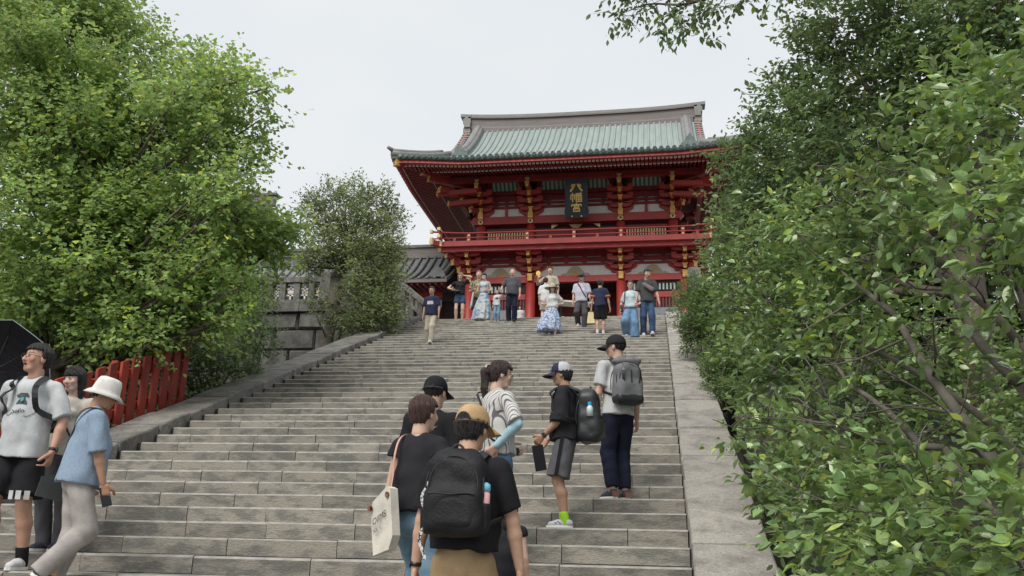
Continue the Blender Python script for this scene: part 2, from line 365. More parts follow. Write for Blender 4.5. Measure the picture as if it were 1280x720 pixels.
# balcony
BX, BYF = 4.98, 1.12
def ring(mb, ex, ey, w, z0, z1):
    mb.box(-ex, ex, -ey, -ey+w, z0, z1); mb.box(-ex, ex, DEP+ey-w, DEP+ey, z0, z1)
    mb.box(-ex, -ex+w, -ey+w, DEP+ey-w, z0, z1); mb.box(ex-w, ex, -ey+w, DEP+ey-w, z0, z1); return mb
bal = G(ring(MB(), BX-.02, BYF, .16, 4.05, 4.245), 'balcony_edge', M_red)
G(MB().box(-4.9, 4.9, -.98, -.84, 3.89, 4.049), 'balcony_bearer', M_peel)
for s in (-1, 1): G(MB().box(s*4.72-.07, s*4.72+.07, -.84, DEP+.84, 3.89, 4.049), 'balcony_bearer', M_redd)
G(MB().box(-4.82, 4.82, -.96, DEP+.96, 4.12, 4.2), 'balcony_floor', M_redd)
for s in (-1, 1):
    G(MB().beam((s*4.9, -1.03, 4.14), (s*5.16, -1.29, 4.16), .17, .19), 'corner_nose', M_red)
    G(MB().beam((s*5.155, -1.285, 4.16), (s*5.2, -1.33, 4.165), .19, .21), 'gilt_cap', M_goldp)
    gold_cap(bal, s*4.9, -BYF-.002, 4.06, .26, .18, 0, M_goldp)
rail = [(4.375, .055), (4.55, .075)]
for z, h in rail:
    sag = lambda x: .10*max(0, (abs(x)-3.6)/1.6)**2
    xsr = list(np.linspace(-5.25, 5.25, 22))
    G(MB().tube([(x, -1.06, z+(sag(x) if z > 4.5 else 0)) for x in xsr], h/2, 8), 'balcony_rail', M_red, smooth=True)
    for s in (-1, 1):
        G(MB().tube([(s*4.9, y, z+.10*max(0, (abs(y-YM)-2.0)/1.6)**2*(1 if z > 4.5 else 0)) for y in np.linspace(-1.33, DEP+1.33, 16)], h/2, 8), 'balcony_rail', M_red, smooth=True)
        G(MB().box(s*5.25-.05, s*5.25+.05, -1.12, -1.0, z+(.05 if z > 4.5 else -.05), z+(.17 if z > 4.5 else .05)), 'gilt_cap', M_goldp)
        G(MB().box(s*4.9-.06, s*4.9+.06, -1.39, -1.3, z+(.05 if z > 4.5 else -.05), z+(.16 if z > 4.5 else .05)), 'gilt_cap', M_goldp)
px_ = (-4.9, -3.83, -1.66, .04, 1.72, 3.9, 4.9)
for i, x in enumerate(px_):
    o = G(MB().box(x-.065, x+.065, -1.1, -.98, 4.246, 4.62 if abs(x) > 4.8 else 4.52), 'rail_post', M_red)
    G(MB().box(x-.035, x+.035, -1.115, -1.1, 4.42, 4.48), 'gilt_stud', M_goldp, o); G(MB().box(x-.035, x+.035, -1.115, -1.1, 4.255, 4.3), 'gilt_stud', M_goldp, o)
    if i+1 < len(px_):
        xm = (x+px_[i+1])/2; G(MB().box(xm-.05, xm+.05, -1.09, -1.0, 4.246, 4.36), 'rail_post', M_red)
for s in (-1, 1):
    for y in (0, 1.2, 2.3, 3.4, 4.6): G(MB().box(s*4.9-.06, s*4.9+.06, y-.06, y+.06, 4.246, 4.52), 'rail_post', M_red)
    G(MB().tube([(s*4.9, -1.05, 4.62), (s*4.9, -1.05, 4.68), (s*4.9, -1.05, 4.75)], [.05, .06, .015], 8), 'finial', M_goldp)
# upper storey
for y in CY:
    for x in CX2: G(MB().tube([(x, y, 4.2), (x, y, 5.3)], .17, 16), 'upper_column', M_red, smooth=True)
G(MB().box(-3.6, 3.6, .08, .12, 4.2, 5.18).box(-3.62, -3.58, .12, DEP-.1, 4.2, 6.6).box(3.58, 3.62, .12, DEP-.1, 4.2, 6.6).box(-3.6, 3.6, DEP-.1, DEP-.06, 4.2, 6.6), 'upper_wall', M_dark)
for s in (-1, 1):
    w = G(MB().box(s*2.6-.78, s*2.6+.78, .0, .05, 4.6, 4.66).box(s*2.6-.78, s*2.6+.78, .0, .05, 4.99, 5.05), 'upper_window', M_redd)
    sl = MB()
    for k in range(15): xx = s*2.6-.7+k*.1; sl.box(xx-.026, xx+.026, .01, .05, 4.3, 4.97)
    G(sl, 'gilt_lattice', M_goldp, w)
    G(MB().box(min(s*.05, s*1.5), max(s*.05, s*1.5), .02, .075, 4.2, 5.02), 'balcony_door', M_redd)
for x, hw in ((0, .26), (-.78, .13), (.78, .13)):
    pr = [(x-hw, 5.16), (x+hw, 5.16), (x+hw*.35, 5.0), (x-hw*.35, 5.0)] if hw > .2 else ([(x-hw, 5.16), (x+hw, 5.16), (x-hw, 5.0)] if x < 0 else [(x-hw, 5.16), (x+hw, 5.16), (x+hw, 5.0)])
    G(MB().prism(pr, -.01, .03), 'gilt_fitting', M_goldp)
G(MB().prism([(-3.98, 5.33), (-3.85, 5.18), (3.85, 5.18), (3.98, 5.33), (3.85, 5.48), (-3.85, 5.48)], -.2, .05), 'tie_beam', M_red)
for s in (-1, 1): G(MB().box(s*3.58-.1, s*3.58+.1, .05, DEP-.1, 5.18, 5.48), 'tie_beam', M_redd)
G(MB().box(-3.62, 3.62, .02, .06, 5.481, 6.6), 'upper_plaster', M_white)
for za, zb in ((5.86, 5.945), (6.015, 6.105), (6.165, 6.62)): G(MB().box(-3.7, 3.7, -.06, .019, za, zb), 'frieze_rail', M_redd)
for a, b in bays(CX2):
    w = b-a; c = (a+b)/2
    for u in ((.3, .5, .7) if w < 3 else (.2, .8)):
        xx = a+u*w
        if u == .5: G(MB().prism([(xx-.06, 5.48), (xx+.06, 5.48), (xx+.04, 5.86), (xx-.04, 5.86)], -.05, .018), 'frieze_strut', M_red)
        G(MB().box(xx-.06, xx+.06, -.055, .018, 5.945, 6.165), 'frieze_strut', M_redd)
    for s in (-1, 1):
        e = a if s > 0 else b
        G(MB().prism([(e, 5.86), (e+s*.5, 5.86), (e+s*.46, 5.7), (e+s*.36, 5.64), (e+s*.22, 5.54), (e, 5.53)][::s], -.06, .017), 'bracket_shoulder', M_red)
    # curved slatted cove under the eave purlin
    x0, x1 = (a+.42, b-.36)
    G(MB().add([(x0, -.15, 6.5), (x1, -.15, 6.5), (x1, -.55, 6.92), (x0, -.55, 6.92)], [(0, 1, 2, 3)]), 'cove_panel', M_paleg)
    sl = MB(); k = int((x1-x0)/.155)
    for i in range(k+1):
        xx = x0+i*(x1-x0)/k; sl.beam((xx, -.16, 6.49), (xx, -.57, 6.9), .07, .03)
    G(sl, 'cove_slats', M_green)
    mb = MB()
    for s in (-1, 1):
        e = x0 if s > 0 else x1
        mb.prism([(e-s*.12, 6.95), (e+s*.3, 6.95), (e+s*.1, 6.8), (e+s*.02, 6.5), (e-s*.12, 6.5)][::s], -.62, -.58)
    mb.box(x0, x1, -.62, -.58, 6.9, 6.98); G(mb, 'cove_arch', M_redd)
    G(MB().box(x0-.1, x1+.1, -.2, -.1, 6.36, 6.5), 'cove_beam', M_redd)
for x in CX2:
    o = bracket(x, 5.481, (5.74, 5.98, 6.2), .75)
    G(MB().box(x-.09, x+.09, -.32, -.2, 5.36, 5.62), 'gilt_cap', M_gold, o)
    G(MB().tube([(x, -.21, 5.27), (x, -.25, 5.27)], [.1, .1], 12), 'rosette', M_goldp, o); G(MB().tube([(x, -.25, 5.27), (x, -.262, 5.27)], [.05, .05], 10), 'rosette_eye', M_redd, o)
    G(MB().beam((x, .1, 6.5), (x, -1.25, 6.32), .15, .17), 'tail_rafter', M_red); gold_cap(o, x, -1.27, 6.23, .2, .2)
    gold_cap(o, x, -1.2, 6.45, .18, .16, 0, M_goldp)
for s in (-1, 1):
    cx = s*3.58; mb = MB()
    for k, z in enumerate((5.74, 5.98, 6.2)):
        r = .35+.3*k; mb.beam((cx, 0, z), (cx+s*r, -r, z), .15, .17)
    mb.beam((cx, 0, 6.4), (cx+s*1.35, -1.35, 6.2), .17, .19); mb.beam((cx, 0, 6.7), (cx+s*1.7, -1.7, 6.5), .17, .19)
    o = G(mb, 'corner_bracket', M_red)
    for k, z in enumerate((5.74, 5.98, 6.2)):
        r = .37+.3*k; gold_cap(o, cx+s*r, -r, z-.12, .26, .24, s*math.pi/4)
    gold_cap(o, cx+s*1.36, -1.36, 6.08, .22, .22, s*math.pi/4); gold_cap(o, cx+s*1.71, -1.71, 6.38, .22, .22, s*math.pi/4)
    G(MB().beam((cx, -1.1, 6.2), (cx+s*1.5, -1.1, 6.12), .15, .17), 'cross_nose', M_red); G(MB().box(cx+s*1.5-.03, cx+s*1.5+.03, -1.19, -1.01, 6.02, 6.22), 'gilt_cap', M_gold)
    G(MB().beam((cx, -.7, 5.95), (cx+s*1.15, -.7, 5.87), .15, .17), 'cross_nose', M_red); G(MB().box(cx+s*1.15-.03, cx+s*1.15+.03, -.79, -.61, 5.77, 5.97), 'gilt_cap', M_gold)
    for yy in (0, YM, DEP):
        mb = MB()
        for k, z in enumerate((5.74, 5.98, 6.2)):
            r = .3*(k+1); mb.box(min(cx, cx+s*r), max(cx, cx+s*r), yy-.075, yy+.075, z-.09, z+.09)
            mb.box(cx+s*r-.07, cx+s*r+.07, yy-.45, yy+.45, z-.02, z+.12)
        q = G(mb, 'side_bracket', M_redd)
        for k, z in enumerate((5.74, 5.98, 6.2)): gold_cap(q, cx+s*(.3*(k+1)+.002), yy, z-.12, .24, .22, s*math.pi/2)
# eaves: purlins, two tiers of rafters with white painted ends, boards, fascia
PX, PYF = 4.75, 1.2
G(ring(MB(), PX, PYF, .2, 6.52, 6.72), 'eave_purlin', M_redd)
raf = MB(); tip = MB()
def rafter(x0, y0, z0, x1, y1, z1, w=.075, h=.1):
    a = Vector((x0, y0, z0)); b = Vector((x1, y1, z1+up(x1, y1)*.95)); raf.beam(a, b, w, h)
    d = (b-a).normalized(); tip.beam(b-d*.002, b+d*.014, w+.022, h+.022)
n = int(2*EX/.145)
for i in range(n+1):
    x = -EX+.2+i*(2*EX-.4)/n; lim = max(0, abs(x)-3.6)
    ystart = min(.2, -lim) if True else 0
    if ystart > -1.72: rafter(x, ystart, 7.12-.25*(-ystart)*1.0 if ystart < 0 else 7.12, x, -1.75, 6.74)
    if abs(x) < EX-.28: rafter(x, max(-1.5, -2.5) if lim < 1.5 else -lim, 6.82 if lim < 1.5 else 6.68, x, -2.52, 6.6)
n = int(2*EYH/.145)
for s in (-1, 1):
    for i in range(n+1):
        y = YM-EYH+.2+i*(2*EYH-.4)/n; lim = max(0, abs(y-YM)-YM); xs0 = 3.58+lim
        if xs0 < 5.25: rafter(s*xs0, y, 7.12-.2*lim, s*5.33, y, 6.74)
        x2 = max(5.1, xs0)
        if x2 < 6.0: rafter(s*x2, y, 6.8, s*6.12, y, 6.6)
tag(G(raf, 'rafters', M_redd), kind='stuff'); tag(G(tip, 'rafter_ends', mat('rafter_white', (.88, .85, .82), .8, var=.03)), kind='stuff')
def strip(prof, name, m, seg=26):
    """moulding that runs round the eaves; prof: list of (inset from the eave edge, z)"""
    V = []; F = []; path = []
    for i in range(seg+1): path.append((-1+2*i/seg, 0))
    per = [(u*EX, YM-EYH, 0, 1) for u in np.linspace(-1, 1, seg+1)]+[(EX, YM+v*EYH, -1, 0) for v in np.linspace(-1, 1, seg+1)]+[(-u*EX, YM+EYH, 0, -1) for u in np.linspace(-1, 1, seg+1)]+[(-EX, YM-v*EYH, 1, 0) for v in np.linspace(-1, 1, seg+1)]
    k = len(prof)
    for (x, y, ix, iy) in per:
        for d, z in prof:
            xx = x if ix == 0 else x+ix*d; yy = y if iy == 0 else y+iy*d
            if ix == 0: xx = math.copysign(min(abs(x), EX-d), x)
            else: yy = YM+math.copysign(min(abs(y-YM), EYH-d), y-YM)
            V.append((xx, yy, z+up(xx, yy)))
    L = len(per)
    for i in range(L):
        for j in range(k-1): F.append((i*k+j, ((i+1) % L)*k+j, ((i+1) % L)*k+j+1, i*k+j+1))
    return G(MB().add(V, F), name, m)
strip([(1.2, 6.87), (.1, 6.69), (.06, 6.56), (.16, 6.545), (.24, 6.665), (1.2, 6.84)], 'eave_fascia', M_red)
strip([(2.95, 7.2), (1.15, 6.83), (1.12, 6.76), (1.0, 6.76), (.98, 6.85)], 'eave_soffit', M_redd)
strip([(.35, 6.7), (.05, 6.68), (.0, 6.7), (-.02, 6.78), (.3, 6.84)], 'eave_tile_edge', M_patinad)
for s in (-1, 1):
    G(MB().beam((s*5.7, -2.15, 6.75+.1), (s*6.25, -2.7, 6.62+.13), .18, .2), 'hip_rafter', M_red)
    G(MB().beam((s*6.2, -2.64, 6.63+.12), (s*6.3, -2.745, 6.6+.15), .22, .24), 'gilt_cap', M_gold)
    G(MB().beam((s*4.5, -.9, 6.85), (s*5.5, -1.9, 6.72), .2, .24), 'hip_rafter', M_red); G(MB().beam((s*5.5, -1.9, 6.72), (s*5.53, -1.93, 6.72), .22, .26), 'gilt_cap', M_goldp)
# roof
def prof(d): s = max(0, d)/5.0; return 6.78+3.5*(.52*s+.48*s*s)
GX = 4.72                                                            # verge of the gable
def roof_z(x, y):
    dy = EYH-abs(y-YM); dx = EX-abs(x); z = prof(dy) if (abs(x) <= GX-.001 and dy > 1.7) else prof(min(dx, dy))
    return z+up(x, y)
rs_ = MB()
def patch(fn, nu, nv):
    V = []; F = []
    for j in range(nv+1):
        for i in range(nu+1): V.append(fn(i/nu, j/nv))
    for j in range(nv):
        for i in range(nu): F.append((j*(nu+1)+i, j*(nu+1)+i+1, (j+1)*(nu+1)+i+1, (j+1)*(nu+1)+i))
    rs_.add(V, F)
for sy in (-1, 1):
    def fr(u, v):
        d = v*EYH; w = EX-d if d < EX-GX else GX; x = (2*u-1)*w; y = YM+sy*(EYH-d); return (x, y, prof(d)+up(x, y))
    patch(fr, 30, 16)
for sx in (-1, 1):
    def sr(u, v):
        d = v*2.15; h = EYH-min(d, EX-GX); y = YM+(2*u-1)*h; x = sx*(EX-d); return (x, y, prof(d)+up(x, y))
    patch(sr, 24, 6)
roof = G(rs_, 'roof', M_patina, smooth=True)
def rib_path(pts, name, m, r=.047, par=None):
    V = []; F = []; k = len(pts)
    for i, p in enumerate(pts):
        p = Vector(p); d = (Vector(pts[min(i+1, k-1)])-Vector(pts[max(i-1, 0)])).normalized()
        sd_ = d.cross(Vector((0, 0, 1))).normalized(); u = sd_.cross(d)
        for a in (-.15, .22, .5, .78, 1.15): t = a*math.pi; V.append(p+sd_*(r*math.cos(t))+u*(r*1.15*math.sin(t)))
    for i in range(k-1):
        for j in range(4): F.append((i*5+j, i*5+j+1, (i+1)*5+j+1, (i+1)*5+j))
    F.append((0, 1, 2, 3, 4)); F.append(tuple(range(5*k-5, 5*k))[::-1])
    o = G(MB().add(V, F), name, m, par or roof, True)
    q = Vector(pts[0]); d = (Vector(pts[0])-Vector(pts[1])).normalized()
    return o, q, d
nr = 58
discs = []
for i in range(nr):
    x = -EX+.12+i*(2*EX-.24)/(nr-1); dmax = EYH-.16 if abs(x) < GX-.35 else (EX-abs(x) if abs(x) > GX else 1.66)
    if dmax < .2: continue
    pts = [(x, YM-EYH+d, prof(d)+up(x, YM-EYH+d)+.01) for d in np.linspace(-.03, dmax, 12)]
    o, q, d = rib_path(pts, 'tile_rib', M_patina); discs.append((q, d, o))
nr = 42
for s in (-1, 1):
    for i in range(nr):
        y = YM-EYH+.12+i*(2*EYH-.24)/(nr-1); dmax = min(EYH-abs(y-YM), 1.95)
        if dmax < .2: continue
        pts = [(s*(EX-d), y, prof(d)+up(s*(EX-d), y)+.01) for d in np.linspace(-.03, dmax, 6)]
        o, q, d = rib_path(pts, 'tile_rib', M_patina); discs.append((q, d, o))
dm = MB()
for q, d, o in discs: dm.tube([q+d*.0, q+d*.035], [.078, .074], 10)
tag(G(dm, 'round_eave_tiles', M_patinad, roof), kind='stuff')
# main ridge, stacked courses, curved up at the ends
def ridge_z(x): return .16*(abs(x)/5)**3
def ridge(mb, w, z0, z1, xe):
    V = []; F = []; xs_ = np.linspace(-xe, xe, 25)
    for x in xs_: V += [(x, YM-w/2, z0+ridge_z(x)), (x, YM+w/2, z0+ridge_z(x)), (x, YM+w/2, z1+ridge_z(x)), (x, YM-w/2, z1+ridge_z(x))]
    for i in range(24):
        for j in range(4): F.append((i*4+j, i*4+(j+1) % 4, (i+1)*4+(j+1) % 4, (i+1)*4+j))
    F += [(0, 1, 2, 3), (96, 97, 98, 99)]; return mb.add(V, F)
G(ridge(MB(), .62, 9.95, 10.22, 4.55), 'ridge_course', M_ridge, roof)
G(ridge(MB(), .5, 10.22, 10.3, 4.62), 'ridge_course', M_ridgec, roof); G(ridge(MB(), .46, 10.3, 10.66, 4.62), 'ridge_course', M_ridge, roof)
G(ridge(MB(), .6, 10.66, 10.72, 4.72), 'ridge_course', M_ridge, roof); G(ridge(MB(), .52, 10.72, 10.85, 5.05), 'ridge_cap', M_ridgec, roof)
for s in (-1, 1):
    mb = MB(); z = 0
    for zz, hw, ex in ((9.75, .42, 4.82), (9.98, .36, 4.9), (10.2, .42, 4.86), (10.42, .34, 4.92), (10.6, .3, 4.86)):
        mb.box(min(s*4.6, s*ex), max(s*4.6, s*ex), YM-hw, YM+hw, zz+ridge_z(4.8)-.02, zz+.2+ridge_z(4.8))
    G(mb, 'ridge_end_tile', M_ridgec, roof)
    # descending ridges and corner ridges on the front and the back
    for sy in (-1, 1):
        P = lambda d, x=4.28: Vector((s*x, YM+sy*(EYH-d), prof(d)+.16))
        pts = [P(d, 4.24+.0*d) for d in np.linspace(1.55, 4.75, 10)]
        mb = MB()
        for dx, r, dz in ((-.1, .12, 0), (.1, .12, 0), (0, .13, .1)):
            mb.tube([p+Vector((dx, 0, dz)) for p in pts], r, 8)
        G(mb, 'descending_ridge', M_ridgec, roof, True)
        b = pts[0]; pr = [(-.34, -.2), (.34, -.2), (.3, -.02), (.2, .0), (.16, .16), (.07, .24), (.0, .36), (-.07, .24), (-.16, .16), (-.2, 0), (-.3, -.02)]
        G(MB().prism(pr, -.06, .06, Matrix.Translation((b.x, b.y+sy*.1, b.z-.02))), 'demon_tile', M_patinad, roof)
        cp = []
        for d in np.linspace(.02, 1.75, 8):
            x, y = s*(EX-d), YM+sy*(EYH-d); cp.append(Vector((x, y, prof(d)+up(x, y)+.12)))
        mb = MB(); mb.tube(cp, .13, 8); mb.tube([p+Vector((0, 0, .12)) for p in cp[:-1]], .09, 8)
        tipd = Vector((s*.7, sy*.7, .35)); mb.tube([cp[0]+Vector((0, 0, .14)), cp[0]+tipd*.2+Vector((0, 0, .14))], [.08, .06], 8)
        G(mb, 'corner_ridge', M_ridgec, roof, True)
    # gable wall and bargeboards
    V = [(s*(GX-.3), YM-3.1, 7.8), (s*(GX-.3), YM+3.1, 7.8), (s*(GX-.3), YM, 10.3)]
    G(MB().add(V, [(0, 1, 2)]), 'gable_wall', M_redd, roof)
    vg = MB()
    for sy in (-1, 1):
        pts = [Vector((s*GX, YM+sy*(EYH-d), prof(d)-.1)) for d in np.linspace(1.75, 5.0, 9)]
        for p, q in zip(pts, pts[1:]): vg.beam(p, q, .08, .3)
    G(vg, 'bargeboard', M_red, roof)
    for sy in (-1, 1):
        vr = MB()
        for j in range(14):
            d = 1.8+j*.23; p = Vector((s*(GX-.15), YM+sy*(EYH-d), prof(d)+.05)); vr.tube([p, p+Vector((s*.3, 0, -.03))], .07, 6)
        tag(G(vr, 'verge_tiles', M_ridgec, roof), kind='stuff')
# name board: three gilt characters as the photograph shows them
pl = empty('name_board', GC+Vector((.11, -.75, 5.12)), 0, 'tall black name board with three gilt characters hung above the balcony', 'sign')
tilt = math.radians(-13); TM = Matrix.Rotation(-tilt, 4, 'X')
bd = MB()
out = [(-.42, 0), (.42, 0), (.42, .1), (.45, .24), (.41, .4), (.42, 1.46), (-.42, 1.46), (-.41, .4), (-.45, .24), (-.42, .1)]
bd.prism(out, -.03, .04, TM); bd.obj('board', M_black, pl)
MB().prism([(-.36, .1), (.36, .1), (.36, 1.4), (-.36, 1.4)], -.036, -.03, TM).obj('board_field', mat('ink_blue_field', (.01, .015, .028), .4, var=.2), pl)
def strokes(name, S, cx, cz, w, h, th):
    mb = MB()
    for s in S:
        pts = [Vector((cx+(u-.5)*w, -.045, cz+(v-.5)*h)) for u, v in s]
        for a, b in zip(pts, pts[1:]):
            d = (b-a); d.normalize(); mb.beam(TM @ (a-d*th*.35), TM @ (b+d*th*.35), th, .02, up=TM @ Vector((0, 1, 0)))
    mb.obj(name, mat('gilt_letter', (.8, .55, .18), .4, var=.1, metal=.2), pl)
strokes('character', [[(.38, .95), (.28, .6), (.05, .1)], [(.38, .95), (.2, .9), (.15, .75)], [(.62, .95), (.72, .6), (.95, .1)], [(.62, .95), (.8, .9), (.85, .75)]], 0, 1.1, .46, .27, .06)
strokes('character', [[(.18, .98), (.18, .02)], [(.02, .78), (.34, .78), (.34, .3)], [(.02, .78), (.02, .3)], [(.45, .9), (.95, .95)], [(.7, .93), (.7, .5)], [(.42, .72), (.98, .72)], [(.5, .86), (.58, .78)], [(.9, .86), (.82, .78)], [(.68, .7), (.45, .52)], [(.72, .7), (.97, .52)], [(.48, .42), (.95, .42), (.95, .04), (.48, .04), (.48, .42)], [(.48, .23), (.95, .23)], [(.715, .42), (.715, .04)]], 0, .75, .42, .33, .034)
strokes('character', [[(.5, 1), (.5, .86)], [(.05, .66), (.05, .84), (.95, .84), (.95, .66)], [(.3, .7), (.7, .7), (.7, .48), (.3, .48), (.3, .7)], [(.5, .48), (.45, .36)], [(.22, .34), (.78, .34), (.78, .04), (.22, .04), (.22, .34)]], 0, .38, .38, .3, .042)
for x in (-.17, .17): MB().box(x-.025, x+.025, -.045, -.03, .03, .09, TM).obj('gilt_stud', M_goldp, pl)
for x in (-.3, .3): MB().beam(TM @ Vector((x, .04, 1.35)), Vector((x, .6, 1.35)), .03, .03).obj('hanger', M_dark, pl)

# ---------------------------------------------------------------- corridor, pavilion, balustrade, retaining wall
M_tile = mat('grey_roof_tile', (.125, .128, .132), .6, var=.2, scale=4)
M_tilel = mat('pale_roof_tile', (.19, .205, .205), .6, var=.15, scale=3)
def tiled_roof(root, x0, x1, yf, yb, ze, zr, m, mr, sp=.3, rtop=.45):
    ym = (yf+yb)/2; D = ym-yf
    pf = lambda d: ze+(zr-ze)*(.55*d/D+.45*(d/D)**2)
    V = []; F = []; ns = 8
    for sy in (0, 1):
        for j in range(ns+1):
            d = D*j/ns; y = yf+d if sy == 0 else yb-d
            V += [(x0, y, pf(d)), (x1, y, pf(d))]
    for sy in (0, 1):
        for j in range(ns): b = sy*2*(ns+1)+j*2; F.append((b, b+1, b+3, b+2))
    rf = MB().add(V, F).obj('roof', m, root)
    n = int((x1-x0)/sp)
    for i in range(n+1):
        x = x0+.06+i*(x1-x0-.12)/n; mb = MB(); mb.tube([(x, yf+d-.03, pf(d)+.02) for d in np.linspace(0, D-.1, 7)], .07, 6); mb.obj('tile_rib', m, rf, True)
    MB().box(x0-.1, x1+.1, yf-.02, yf+.06, ze-.14, ze-.02).obj('eave_board', mr, rf)
    MB().box(x0-.15, x1+.15, ym-.18, ym+.18, zr-.1, zr+rtop*.75).obj('ridge_course', mr, rf)
    MB().box(x0-.3, x1+.3, ym-.24, ym+.24, zr+rtop*.75, zr+rtop).obj('ridge_cap', m, rf)
    for s, x in ((-1, x0), (1, x1)):
        mb = MB()
        for k in range(2): mb.tube([(x-s*(.12+.22*k), yf+d, pf(d)+.12) for d in np.linspace(.15, D, 8)], .12, 8)
        mb.obj('verge_ridge', m, rf, True)
        mb = MB()
        for j in range(12): d = D*(j+.5)/12; mb.tube([(x, yf+d, pf(d)-.02), (x+s*.1, yf+d, pf(d)-.02)], .09, 8)
        tag(mb.obj('verge_tiles', m, rf), kind='stuff')
        pr = [(-.3, 0), (.3, 0), (.22, .2), (.1, .3), (0, .42), (-.1, .3), (-.22, .2)]
        MB().prism(pr, yf+.02, yf+.14, Matrix.Translation((x-s*.25, 0, ze+.08))).obj('demon_tile', m, rf)
    return rf, pf
co = empty('corridor_building', (-11.5, 33.5, PZ), 0, 'low corridor with dark grey tiled roof beside the gate', 'building')
x0, x1, yf, yb = -5.5, 3.72, -1.9, 3.2
tiled_roof(co, x0, x1, yf, yb, 3.05, 4.75, M_tile, M_ridge)
MB().box(x0+.4, x1+1.2, -.3, 1.8, 0, 2.6).obj('wall', M_dark, co)
MB().box(x0+.3, x1-.35, -.75, -.6, 2.62, 2.86).obj('eave_beam', M_red, co)
MB().box(x0+.35, x1-.4, -.5, -.44, 2.3, 2.62).obj('plaster_band', M_white, co)
for i in range(7):
    x = x0+.6+i*(x1-x0-1.2)/6; MB().tube([(x, -.67, 0), (x, -.67, 2.62)], .11, 10).obj('column', M_redd, co, True)
    MB().box(x-.2, x+.2, -.8, -.55, 2.86, 3.0).obj('bracket', M_redd, co)
mb = MB()
for i in range(40): x = x0+.1+i*(x1-x0-.2)/39; mb.beam((x, -.3, 3.02), (x, -1.85, 2.88), .07, .09)
tag(mb.obj('rafters', M_redd, co), kind='stuff')
pv = empty('pavilion_building', (-21.8, 36.5, PZ), 0, 'taller grey tiled pavilion roof rising behind the bright green tree', 'building')
tiled_roof(pv, -4, 4.6, -3, 3, 6.6, 8.3, M_tile, M_ridge)
MB().box(-3.4, 3.9, -2, 2, 0, 6.5).obj('wall', M_redd, pv)
MB().box(-3.6, 4.1, -2.2, 2.2, 6.2, 6.5).obj('eave_beam', M_red, pv)
# pale tiled roof behind the balustrade
sb = empty('shrine_hall', (-16.2, 29.6, PZ), 0, 'hall with pale grey tiled roof half hidden behind stone balustrade', 'building')
tiled_roof(sb, -3.5, 4.2, -1.6, 2.6, 1.75, 3.25, M_tilel, M_tile, sp=.32, rtop=.3)
MB().box(-3.2, 3.8, -.7, 1.7, 0, 1.7).obj('wall', M_white, sb)
for i in range(6): x = -3+i*1.35; MB().box(x-.08, x+.08, -.78, -.7, 0, 1.7).obj('post', M_redd, sb)
# retaining wall of large stones, left of the stairs
WY = 25.2; wx0, wx1 = -22.0, XL-.72
rw = empty('retaining_wall', (wx1, WY, 0), 0, 'dark stone retaining wall of large fitted blocks under the balustrade', 'wall')
rr = random.Random(21); z = PZ-3.2; row = 0
MB().box(wx0-wx1, 0, .12, .9, PZ-3.4, PZ+.1).obj('wall_core', M_joint, rw)
while z < PZ+.12:
    h = rr.uniform(.5, .68); h = min(h, PZ+.14-z) if PZ+.14-z-h > .3 or PZ+.14-z < .7 else (PZ+.14-z)/2
    x = wx0
    while x < wx1-.05:
        w = rr.uniform(.6, 1.3); w = w if wx1-x-w > .4 else wx1-x
        a, b, c = x+.012-wx1, x+w-.012-wx1, .05
        j = lambda: rr.uniform(-.035, .035); d = rr.uniform(-.06, .03)
        V = [(a+c+j(), d, z+c+j()), (b-c+j(), d, z+c+j()), (b-c+j(), d, z+h-c+j()), (a+c+j(), d, z+h-c+j()), (a, .1, z+.008), (b, .1, z+.008), (b, .1, z+h-.008), (a, .1, z+h-.008), (a, .4, z+.008), (b, .4, z+.008), (b, .4, z+h-.008), (a, .4, z+h-.008)]
        MB().add(V, [(0, 1, 2, 3), (0, 4, 5, 1), (1, 5, 6, 2), (2, 6, 7, 3), (3, 7, 4, 0), (4, 8, 9, 5), (5, 9, 10, 6), (6, 10, 11, 7), (7, 11, 8, 4)]).obj('wall_stone', M_wallst, rw); x += w
    z += h; row += 1
# coping of long stones
x = wx0
while x < wx1-.05:
    w = min(rr.uniform(1.2, 1.9), wx1-x); MB().box(x+.008-wx1, x+w-.008-wx1, -.1, .5, PZ+.145, PZ+.42).obj('coping_stone', M_wallst, rw); x += w
ba = empty('stone_balustrade', (wx1, WY+.2, PZ+.42), 0, 'grey stone balustrade with square posts on the retaining wall', 'balustrade')
L = wx1-wx0
x = -.35; k = 0
while x > -L:
    big = k % 4 == 0
    hw = .16 if big else .095
    o = MB().box(x-hw, x+hw, -hw, hw, .14, .68 if not big else .98).obj('post', M_granite, ba)
    if big: MB().add([(x-hw, -hw, .98), (x+hw, -hw, .98), (x+hw, hw, .98), (x-hw, hw, .98), (x, 0, 1.1)], [(0, 1, 4), (1, 2, 4), (2, 3, 4), (3, 0, 4)]).obj('post_cap', M_granite, o)
    x -= .46; k += 1
x = -.2
while x > -L:
    w = 1.84; MB().box(x-w+.01, x-.01, -.13, .13, .69, .85).obj('top_rail', M_granite, ba); MB().box(x-w+.01, x-.01, -.16, .16, 0, .13).obj('base_rail', M_granite, ba); x -= w
mb = MB(); x = -.35
while x > -L:
    mb.box(x-.36, x-.1, .0, .03, .28, .33); mb.box(x-.36, x-.1, .0, .03, .48, .53); mb.box(x-.25, x-.2, .0, .03, .14, .62); mb.box(x-.32, x-.13, -.005, .035, .36, .45); x -= .46
tag(mb.obj('carved_openwork', M_white, ba), kind='stuff')
